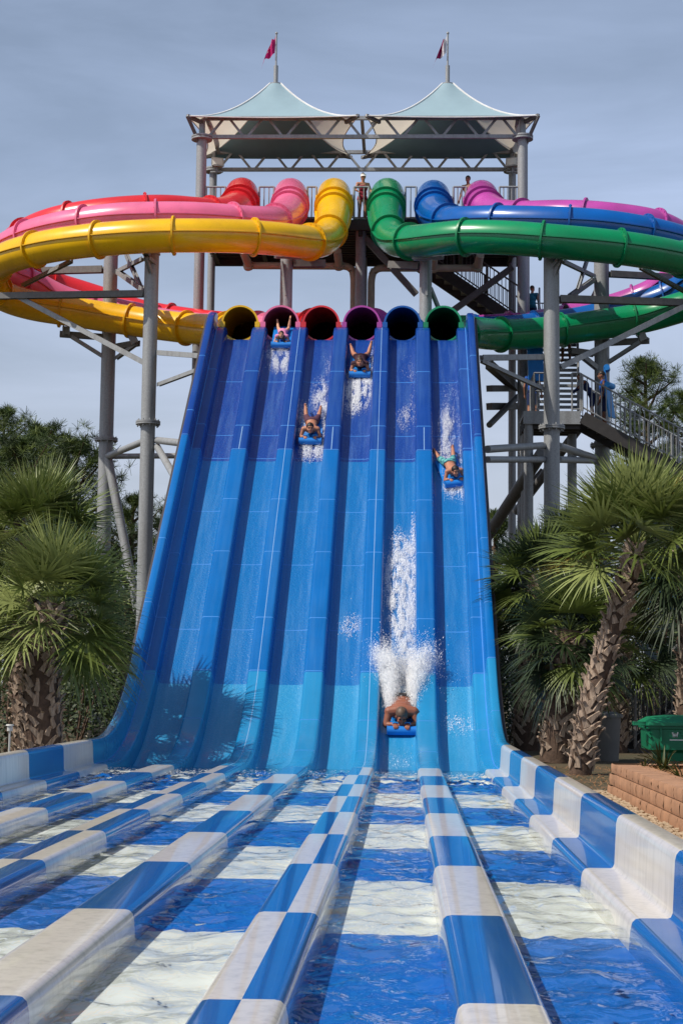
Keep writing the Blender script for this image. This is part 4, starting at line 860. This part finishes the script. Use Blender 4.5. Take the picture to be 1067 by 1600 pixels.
def prone(label, lane_px, mat_py, sk, hair, hkind, outfit, k=1., fat=1., shin=75, spread=.12, legs_up=(1, 1), yaw=0., mlabel='', head_up=0., grip=True):
    x, s = floor_pt(lane_px, mat_py, -.27); Yv, Zv, a = prof(s); base = sp(s, x, -.295); d = V((0, -math.cos(a), -math.sin(a))); n = V((0, -math.sin(a), math.cos(a)))
    d = Quaternion(n, yaw) @ d; Rm = Matrix((d.cross(n), d, n)).transposed(); mw = Matrix.Translation(base) @ Rm.to_4x4()
    mt = thing('foam_mat', mlabel, 'mat', (0, 0, 0), 'blue foam racing mats'); mt.matrix_world = mw
    mb = MB(); hw = .245
    rows = [[V((-hw+.49*i/10, -.95+1.0*j/8, .035)) for i in range(11)] for j in range(9)]; mb.box((0, -.45, .026), (.49, 1.02, .045)); mb.build('pad', M['mat'], mt, local=True)
    mb = MB(); pr = []
    for j in range(15):
        th = R(-95+j*21); r_ = .088-.0014*j; pr.append((.055+r_*math.cos(th), .092+r_*math.sin(th)))
    prf = [(-.05, .01)]+pr; rows = [[V((xx, y, z)) for y, z in prf] for xx in (-hw, -hw*.5, 0, hw*.5, hw)]; mb.grid(rows)
    for xx in (-hw, hw): mb.tube([(xx-.004, .055, .092), (xx+.004, .055, .092)], .082, 20)
    mb.build('front_roll', M['mat'], mt, local=True)
    for sx in (-1, 1):
        mb = MB(); mb.tube([(sx*.1-.05, .0, .175), (sx*.1-.04, -.01, .205), (sx*.1+.04, -.01, .205), (sx*.1+.05, .0, .175)], .012, 8); mb.build('handle', M['mat2'], mt, local=True)
    pz = .05; root = thing('person', label, 'person', (0, 0, 0), 'people racing down the slide'); root.matrix_world = mw; mb = MB()
    q = lambda xx, y, z: V((xx*k, -.06+(y-.62)*k, pz+z*k))
    w_ = fat
    mb.ell(q(0, -.05, .12), (.165*k*w_, .15*k, .115*k*(.5+.5*w_))); mb.ell(q(0, .13, .115), (.145*k*w_, .16*k, .105*k*w_)); mb.ell(q(0, .33, .16), (.165*k*w_, .17*k, .115*k*w_)); mb.ell(q(0, .45, .215), (.16*k*w_, .1*k, .095*k*w_))
    for sx in (-1, 1):
        sh = q(sx*(.175+.02*(w_-1)*4), .46, .22); el = q(sx*(.25-.01*(w_-1)*4), .58, .05); wr = V((sx*.135, -.03, .16)); wr = wr if grip else q(sx*.15, .76, .12)
        mb.cap(q(sx*.08, .45, .23), sh, .075*k*w_, .066*k*w_, 10); mb.cap(sh, el, .056*k*w_, .042*k*w_, 10); mb.cap(el, wr, .042*k*w_, .027*k, 10); hand(mb, wr, V((-sx*.25, .8, .25)), (0, .2, 1), -sx, 1.0, k)
        hp = q(sx*.085*w_, -.1, .11); kn = q(sx*(.1+spread*.6), -.42, .07); sa = R(shin[(sx+1)//2]); an = kn+V((sx*spread*.35*k, -math.cos(sa)*.33*k, math.sin(sa)*.33*k))
        mb.cap(hp, kn, .092*k*w_, .058*k*w_, 12); mb.cap(kn, kn+(an-kn)*.4, .056*k*w_, .056*k*w_, 10); mb.cap(kn+(an-kn)*.35, an, .057*k*w_, .034*k, 10)
        td = V((0, -math.cos(sa-R(60)), math.sin(sa-R(60)))) if legs_up[(sx+1)//2] else V((0, -1, -.1)); hl = an+(an-kn).normalized()*.035*k
        mb.cap(hl-td*.035*k, hl+td*.12*k, .034*k, .024*k, 8); mb.cap(hl+td*.1*k+V((-.018*k, 0, 0)), hl+td*.165*k+V((-.02*k, 0, 0)), .02*k, .013*k, 6); mb.cap(hl+td*.1*k+V((.018*k, 0, 0)), hl+td*.155*k+V((.02*k, 0, 0)), .02*k, .012*k, 6)
    hc = q(0, .62, .335+head_up); mb.cap(q(0, .49, .23), hc-V((0, .03*k, .06*k)), .066*k, .055*k, 12); P, Fm = head(mb, hc, V((U(-.1, .1), 1, .28+a*.3+head_up*6)), (0, -.25, 1), k*1.1)
    vs_, ns, fs = finish(root, mb, P, Fm, k*1.1, sk, hair, hkind); yy = lambda v: (v.y+.06)/k+.62; zz = lambda v: (v.z-pz)/k; hipx = lambda v: abs(v.x/k)
    for nm, kind, mt_ in outfit:
        pr_ = {'shorts': lambda v: -.40 < yy(v) < .0 and zz(v) < .25 and hipx(v) < .34, 'brief': lambda v: -.17 < yy(v) < .0 and zz(v) < .3, 'shirt': lambda v: -.12 < yy(v) < .52 and zz(v) < .32 and hipx(v) < .215*w_+.02, 'top': lambda v: .2 < yy(v) < .46 and zz(v) < .24 and hipx(v) < .185,
               'band': lambda v: -.14 < yy(v) < .02 and zz(v) < .3}[kind]
        shell(vs_, ns, fs, pr_, .011 if kind != 'top' else .007, nm, mt_, root)
    return mw
trunksP = pmat('patterned teal swim shorts', C(96, 176, 172), .8, col2=C(30, 84, 110), vscale=16., contrast=(.48, .56))
prone('girl in a pink top with dark braids just leaving the pink tube', 440, 541, S1, HD, 'braid', [('pink_top', 'shirt', cloth('pink cloth', C(224, 140, 180)))], .7, .95, (62, 25), .14, (1, 1), 0, 'pale blue mat at the pink tube mouth, highest on the slide', .03)
prone('smiling woman with brown hair and a dark swimsuit under the purple tube mouth', 562, 587, S2, HB, 'bun', [('swimsuit', 'shirt', cloth('dark maroon cloth', C(62, 30, 44))), ('swim_brief', 'brief', cloth('dark maroon cloth two', C(58, 28, 42)))], .85, 1.04, (34, 10), .2, (1, 1), 0, 'blue mat under the woman below the purple tube mouth', .02)
prone('bare chested boy with dark hair and raised feet in the third lane', 485, 691, S2, HD, 'short', [('shorts', 'shorts', cloth('plum swim shorts', C(84, 50, 66)))], .88, 1.0, (10, 22), .1, (1, 1), 0, 'blue mat under the bare chested boy in the third lane', 0.)
prone('boy in patterned teal shorts tilted sideways in the last lane', 712, 757, S2, HD, 'short', [('swim_shorts', 'shorts', trunksP)], .86, .98, (14, 4), .14, (1, 1), .2, 'blue mat tilted sideways in the last lane', -.03)
prone('heavy balding man bursting through spray near the foot of the fifth lane', 627, 1144, skin('ruddy skin', C(150, 92, 70)), HG, 'short', [('swim_trunks', 'shorts', cloth('black swim trunks', C(36, 30, 34)))], 1.1, 1.22, (30, 22), .1, (1, 1), 0, 'blue mat under the big man near the foot of the slide', -.11)
def stander(label, feet, face_dir, sk, hair, hkind, outfit, k=1., lean=0., arms=None, extra=None, group=None):
    root = thing('person', label, 'person', tuple(feet), group); ang = math.atan2(face_dir[1], face_dir[0])-math.pi/2; root.rotation_euler = (0, 0, ang); mb = MB(); q = lambda x, y, z: V((x*k, (y+lean*max(0, z-.9))*k, z*k))
    mb.ell(q(0, 0, .93), (.16*k, .11*k, .12*k)); mb.ell(q(0, 0, 1.07), (.135*k, .095*k, .15*k)); mb.ell(q(0, .005, 1.26), (.155*k, .105*k, .17*k)); mb.cap(q(-.08, 0, 1.38), q(.08, 0, 1.38), .07*k, .07*k, 12)
    arms = arms or (((.25, .02, 1.12), (.27, .12, .88)), ((-.25, .02, 1.12), (-.27, .12, .88)))
    for sx, (el, wr) in zip((1, -1), arms):
        sh = q(sx*.18, 0, 1.385); el = q(*el); wr = q(*wr); mb.cap(q(sx*.09, 0, 1.38), sh, .065*k, .06*k); mb.cap(sh, el, .05*k, .04*k); mb.cap(el, wr, .04*k, .026*k); hand(mb, wr, (wr-el), (0, -.3, .6), -sx, .7, k)
        hp = q(sx*.085, 0, .88); kn = q(sx*.1, .02, .48); an = q(sx*.11, -.02, .09); mb.cap(hp, kn, .088*k, .055*k, 12); mb.cap(kn, kn+(an-kn)*.4, .054*k, .055*k); mb.cap(kn+(an-kn)*.35, an, .056*k, .036*k); mb.cap(q(sx*.11, -.05, .035), q(sx*.125, .13, .028), .035*k, .028*k); mb.cap(q(sx*.125, .1, .028), q(sx*.13, .17, .022), .028*k, .018*k)
    hc = q(0, .02, 1.61); mb.cap(q(0, 0, 1.42), hc-V((0, 0, .05*k)), .056*k, .05*k); P, Fm = head(mb, hc, (0, 1, -.08), (0, 0, 1), k)
    vs_, ns, fs = finish(root, mb, P, Fm, k, sk, hair, hkind); z = lambda v: v.z/k; x = lambda v: abs(v.x/k)
    for nm, kind, mt_ in outfit:
        pr_ = {'suit': lambda v: .84 < z(v) < 1.33 and x(v) < .185, 'shorts': lambda v: .52 < z(v) < 1.0 and x(v) < .215, 'shirt': lambda v: .88 < z(v) < 1.44 and x(v) < .225}[kind]; shell(vs_, ns, fs, pr_, .012, nm, mt_, root)
    if extra == 'visor':
        mb = MB(); rows = []
        for zz_, r_ in ((.045, 1.0), (.095, .97)): rows.append([P(.09*r_*math.cos(t), .107*r_*math.sin(t)-.01, zz_) for t in [2*math.pi*i/24 for i in range(24)]])
        mb.grid(rows, closed=True); br = []
        for r_, zz_ in ((1., .048), (1.35, .035), (1.75, .01)): br.append([P(.09*min(r_, 1.15)*math.cos(t), .107*(1+(r_-1)*math.sin(t))*math.sin(t)-.01, zz_) for t in [math.pi*(.06+.88*i/14) for i in range(15)]])
        mb.grid(br); mb.build('visor', M['pwhite'], root, local=True)
    return root
red = cloth('crimson swimsuit', C(150, 30, 52)); teal = cloth('teal shirt', C(36, 120, 150)); navy = cloth('navy cloth', C(26, 44, 92)); royal = cloth('royal blue cloth', C(24, 84, 176))
Yg = 48.75
stander('lifeguard in crimson swimsuit and white visor between the yellow and green tubes', V((X(566, Yg), Yg, zd)), (.25, -1, 0), S2, HB, 'bun', [('swimsuit', 'suit', red)], .9, .12, (((.27, .06, 1.16), (.2, .24, 1.06)), ((-.27, .06, 1.16), (-.24, .24, 1.06))), 'visor')
stander('shirtless dark haired man mostly hidden behind the purple tube top', V((at(731, 290, 48.9).x, 48.9, zd)), (-.4, -1, 0), S3, HD, 'short', [('shorts', 'shorts', navy)], .9)
stander('child in a teal shirt standing at the landing rail behind the purple tube', V((at(831, 500, 51.3).x, 51.3, l1.z)), (.5, 1, 0), S2, HB, 'short', [('shirt', 'shirt', teal), ('shorts', 'shorts', navy)], .86, group=None)
fz = at(900, 545, 48.3)
stander('climber in royal blue partly hidden by the column on the upper stair flight', V((at(884, 560, 48.6).x, 48.6, zl+(l1.z-zl)*.59)), (0, 1, 0), S3, HD, 'short', [('shirt', 'shirt', royal), ('shorts', 'shorts', navy)], .98)
stander('climber in a navy shirt leaning forward near the top of the lower flight', V((at(925, 640, 45.7).x, 45.7, zl-.15)), (-1, 0, 0), S3, HD, 'short', [('shirt', 'shirt', navy), ('shorts', 'shorts', navy)], .78, .6, (((.22, .3, 1.2), (.16, .5, 1.1)), ((-.22, .3, 1.2), (-.16, .5, 1.1))))
stander('climber with a bright blue mat at the column on the lower flight', V((at(944, 672, 45.7).x, 45.7, at(944, 672, 45.7).z)), (-1, 0, 0), S3, HD, 'short', [('shirt', 'shirt', royal), ('shorts', 'shorts', navy)], .95, .1)
def carried(px, py, Y, wd, h_, label, rz, m='mat'):
    p = at(px, py, Y); mt = thing('foam_mat', label, 'mat', tuple(p), 'blue foam mats carried up the stairs'); Rm = Matrix.Rotation(rz, 3, 'Z') @ Matrix.Rotation(R(-8), 3, 'X'); mb = MB()
    mb.box(p, (wd, .045, h_), Rm); mb.build('pad', M[m], mt); mb = MB(); mb.tube([p+Rm @ V((-wd/2, -.07, h_/2)), p+Rm @ V((wd/2, -.07, h_/2))], .085, 16); mb.build('front_roll', M[m], mt)
carried(836, 566, 46.6, .46, 1.1, 'upright bright blue mat carried at the foot of the upper stair flight', R(15), 'mat'); carried(952, 628, 45.4, .4, .9, 'bright blue mat carried beside the column on the lower flight', R(60), 'mat2')
carried(947, 598, 45.9, .35, .8, 'dark blue mat held upright behind the right column', R(80), 'mat')
stander('waiting rider with the upright mat at the landing', V((at(838, 640, 46.4).x-.1, 46.7, zl)), (.3, 1, 0), S2, HD, 'short', [('shirt', 'shirt', royal), ('shorts', 'shorts', navy)], .9)
# ------------------------------------------------------------------ white water
OCT = [(1, 0, 0), (-1, 0, 0), (0, 1, 0), (0, -1, 0), (0, 0, 1), (0, 0, -1)]; OF = [(0, 2, 4), (2, 1, 4), (1, 3, 4), (3, 0, 4), (2, 0, 5), (1, 2, 5), (3, 1, 5), (0, 3, 5)]
def drop(mb, p, r, flat=1.): mb.add([(p[0]+a*r, p[1]+b*r, p[2]+c*r*flat) for a, b, c in OCT], OF)
def flake(mb, p, r, nn, st=None):
    n_ = (nn+V((random.gauss(0, .3), random.gauss(0, .3), random.gauss(0, .3)))).normalized(); a = n_.orthogonal().normalized(); b = n_.cross(a); t0 = U(0, 6.28); P = []
    if st is not None: a = (st-n_*st.dot(n_)).normalized(); b = n_.cross(a)*.65; a = a*2.4
    for k in range(5): t = t0+k*1.2566; q = r*U(.6, 1.3); P.append((p[0]+(a.x*math.cos(t)+b.x*math.sin(t))*q, p[1]+(a.y*math.cos(t)+b.y*math.sin(t))*q, p[2]+(a.z*math.cos(t)+b.z*math.sin(t))*q))
    mb.add(P, [(0, 1, 2, 3, 4)])
def lane_basis(s): a = prof(s)[2]; return V((0, -math.cos(a), -math.sin(a))), V((0, -math.sin(a), math.cos(a)))
def foam_poly(mb, poly, n, rmax=.016, lift=.03, edge=1.):
    n = int(n*1.9); rmax *= .58
    xs = [p[0] for p in poly]; ys = [p[1] for p in poly]; cnt = 0; cx_, cy_ = sum(xs)/len(xs), sum(ys)/len(ys)
    def inside(x, y):
        r_ = False; j = len(poly)-1
        for i in range(len(poly)):
            if (poly[i][1] > y) != (poly[j][1] > y) and x < (poly[j][0]-poly[i][0])*(y-poly[i][1])/(poly[j][1]-poly[i][1])+poly[i][0]: r_ = not r_
            j = i
        return r_
    tab = {}
    while cnt < n:
        x, y = U(min(xs)-7, max(xs)+7), U(min(ys)-14, max(ys)+14)
        if not inside(x+random.gauss(0, 4.5), y+random.gauss(0, 8)): continue
        cnt += 1
        if mnoise.noise(V((x*.13, y*.06, 2)))+.5*mnoise.noise(V((x*.4, y*.2, 5))) < .02*edge+U(-.5, .3): continue
        iy = round(y)
        if iy not in tab: xx, s = floor_pt(x, iy, -.3); tab[iy] = (s, sp(s, xx, -.3).y, proj(sp(s, 0, -.3))[0])
        s, yv, x0 = tab[iy]; wx = (x-x0)*yv/FPX; s += (iy-y)*.014; nn = lane_basis(s)[1]
        p = sp(s, wx, -.3)+nn*abs(random.gauss(0, lift))
        drop(mb, p, rmax*random.random()**1.6+.0025, .6) if random.random() < .1 else flake(mb, p, rmax*random.random()**1.3+.003, nn, lane_basis(s)[0]+V((U(-.3, .3), 0, 0)))
random.seed(77)
def splash(label, polys):
    mb = MB()
    for po, n, rm, li in polys: foam_poly(mb, po, n*5, rm*.62, li)
    return tag(mb.build('spray', M['foam'], ang=180), kind='stuff')
splash('', [([(417, 545), (424, 560), (447, 560), (455, 548), (456, 560), (447, 572), (428, 572), (418, 562)], 900, .014, .02), ([(416, 540), (420, 550), (456, 550), (458, 538)], 250, .012, .04)])
splash('', [([(541, 590), (586, 586), (587, 605), (572, 625), (545, 640), (541, 630)], 2600, .018, .02), ([(578, 560), (588, 555), (588, 590), (580, 590)], 300, .014, .04)])
splash('', [([(468, 690), (470, 640), (477, 640), (476, 690)], 450, .014, .05), ([(502, 600), (510, 620), (512, 690), (506, 700), (500, 640)], 800, .015, .05), ([(470, 693), (512, 690), (508, 712), (472, 712)], 900, .016, .03), ([(490, 610), (505, 600), (508, 640), (488, 640)], 350, .013, .02), ([(510, 570), (518, 568), (518, 580), (511, 582)], 60, .012, .02)])
splash('', [([(694, 640), (704, 650), (703, 700), (693, 745), (690, 700)], 900, .014, .04), ([(722, 655), (730, 655), (733, 775), (720, 762), (724, 710)], 900, .015, .05), ([(692, 752), (734, 752), (732, 778), (722, 770), (695, 762)], 800, .016, .03), ([(694, 610), (726, 600), (728, 655), (696, 690)], 220, .009, .02)])
splash('', [([(621, 655), (640, 640), (657, 615), (656, 632), (643, 652), (625, 665)], 260, .012, .012), ([(632, 565), (652, 585), (655, 600), (638, 588)], 40, .009, .01)])
splash('', [([(534, 972), (573, 970), (573, 985), (536, 988)], 150, .013, .012), ([(690, 1128), (742, 1126), (745, 1138), (700, 1138)], 110, .013, .012), ([(600, 1180), (655, 1190), (655, 1200), (610, 1192)], 60, .012, .01)])
mb = MB()
foam_poly(mb, [(611, 880), (620, 830), (628, 850), (650, 850), (654, 800), (656, 930), (648, 1000), (640, 1040), (628, 1040), (615, 985), (610, 940)], 19000, .011, .03)
foam_poly(mb, [(648, 830), (655, 790), (656, 960), (650, 960)], 5000, .011, .04); foam_poly(mb, [(602, 870), (612, 880), (614, 985), (604, 950)], 2600, .008, .03)
x0, s0 = floor_pt(629, 1120, -.27); dd, nn = lane_basis(s0); bp = sp(s0, x0, -.3); sx = V((1, 0, 0))
for i in range(120000):
    side = -1 if random.random() < .52 else 1; t = random.random()**1.15; sp_ = random.gauss(0, 1)
    wid = .05+.075*t; c = bp+sx*(side*(.19+.20*t*t+.03*t))-dd*(.25+1.25*t)+nn*(.08+.40*t-.25*t*t)
    p = c+sx*(sp_*wid)+nn*(abs(random.gauss(0, .10+.10*t)))-dd*random.gauss(0, .16)
    if mnoise.noise(p*5.)+.5*mnoise.noise(p*13) < -.5+t*.6-U(0, .45): continue
    r_ = .0025+.0075*random.random()**3
    drop(mb, p, r_) if random.random() < .12 else flake(mb, p, r_*.85, (sun_dir+V((U(-1, 1), -.6, U(-1, 1)))*.6), sx*(side*.45)-dd*.75+nn*.5)
for i in range(9000):
    p = bp+sx*random.gauss(0, .2)-dd*(.9+abs(random.gauss(0, .42)))+nn*(.05+abs(random.gauss(0, .22))); drop(mb, p, .0025+.007*random.random()**3)
for i in range(900):
    p = bp+sx*random.gauss(0, .4)-dd*(.3+abs(random.gauss(0, .8)))+nn*(.05+abs(random.gauss(0, .4))); drop(mb, p, .003+.006*random.random()**3)
tag(mb.build('spray', M['foam'], ang=180), kind='stuff')
# fine mist hanging in the spray: small real volumes
def mist(c, ax, ay, az, rad, dens, seed):
    m = bpy.data.materials.new('spray mist'); m.use_nodes = True; t = m.node_tree; l = t.links.new; t.nodes.clear()
    o_ = N(t, 'ShaderNodeOutputMaterial'); pv = N(t, 'ShaderNodeVolumePrincipled'); pv.inputs['Color'].default_value = (.97, .98, 1, 1); pv.inputs['Anisotropy'].default_value = 0.
    c_ = N(t, 'ShaderNodeTexCoord'); g_ = N(t, 'ShaderNodeTexGradient', _gradient_type='QUADRATIC_SPHERE'); n_ = N(t, 'ShaderNodeTexNoise', Scale=2.6, Detail=5.0, Roughness=.65)
    r_ = N(t, 'ShaderNodeMapRange'); r_.inputs['From Min'].default_value = .4; r_.inputs['From Max'].default_value = .68; r_.inputs['To Max'].default_value = dens
    p_ = N(t, 'ShaderNodeMapping'); p_.inputs['Location'].default_value = (seed, seed*2, 0); q_ = N(t, 'ShaderNodeMath', _operation='MULTIPLY')
    l(c_.outputs['Object'], g_.inputs[0]); l(c_.outputs['Object'], p_.inputs[0]); l(p_.outputs[0], n_.inputs['Vector']); l(n_.outputs['Fac'], r_.inputs['Value']); l(r_.outputs[0], q_.inputs[0]); l(g_.outputs['Fac'], q_.inputs[1]); l(q_.outputs[0], pv.inputs['Density']); l(pv.outputs[0], o_.inputs['Volume'])
    mb = MB(); mb.ell((0, 0, 0), (1, 1, 1), nu=20, nv=12); ob = mb.build('mist', m); tag(ob, kind='stuff')
    ob.matrix_world = Matrix.Translation(c) @ Matrix((V(ax)*rad[0], V(ay)*rad[1], V(az)*rad[2])).transposed().to_4x4()
for sg, k in ((-1, 1.), (1, 5.)):
    d_ = (sx*sg*.3-dd*.85+nn*.25).normalized(); a_ = sx-d_*sx.dot(d_); a_.normalize(); b_ = a_.cross(d_); mist(bp+sx*sg*.3-dd*.85+nn*.3, a_, d_, b_, (.3, .95, .34), 14., k)
mist(bp-dd*1.25+nn*.15, sx, dd, nn, (.36, .8, .26), 8., 9.)
x1, s1 = floor_pt(634, 960, -.3); d1, n1 = lane_basis(s1); mist(sp(s1, x1, -.3)+n1*.06, sx, d1, n1, (.3, 1.9, .13), 9., 13.)
x1, s1 = floor_pt(636, 880, -.3); mist(sp(s1, x1, -.3)+n1*.05, sx, d1, n1, (.26, 1.6, .11), 7., 17.)
# churned white water where the lanes meet the pool
mb = MB()
for x in LANE:
    for i in range(320):
        y = U(23.4, 25.1); p = V((x+U(-.3, .3), y, -.07+abs(random.gauss(0, .012)))); flake(mb, p, .002+.006*random.random()**2, V((0, 0, 1)), V((1, .2, 0)))
tag(mb.build('foam', M['foam'], ang=180), kind='stuff')
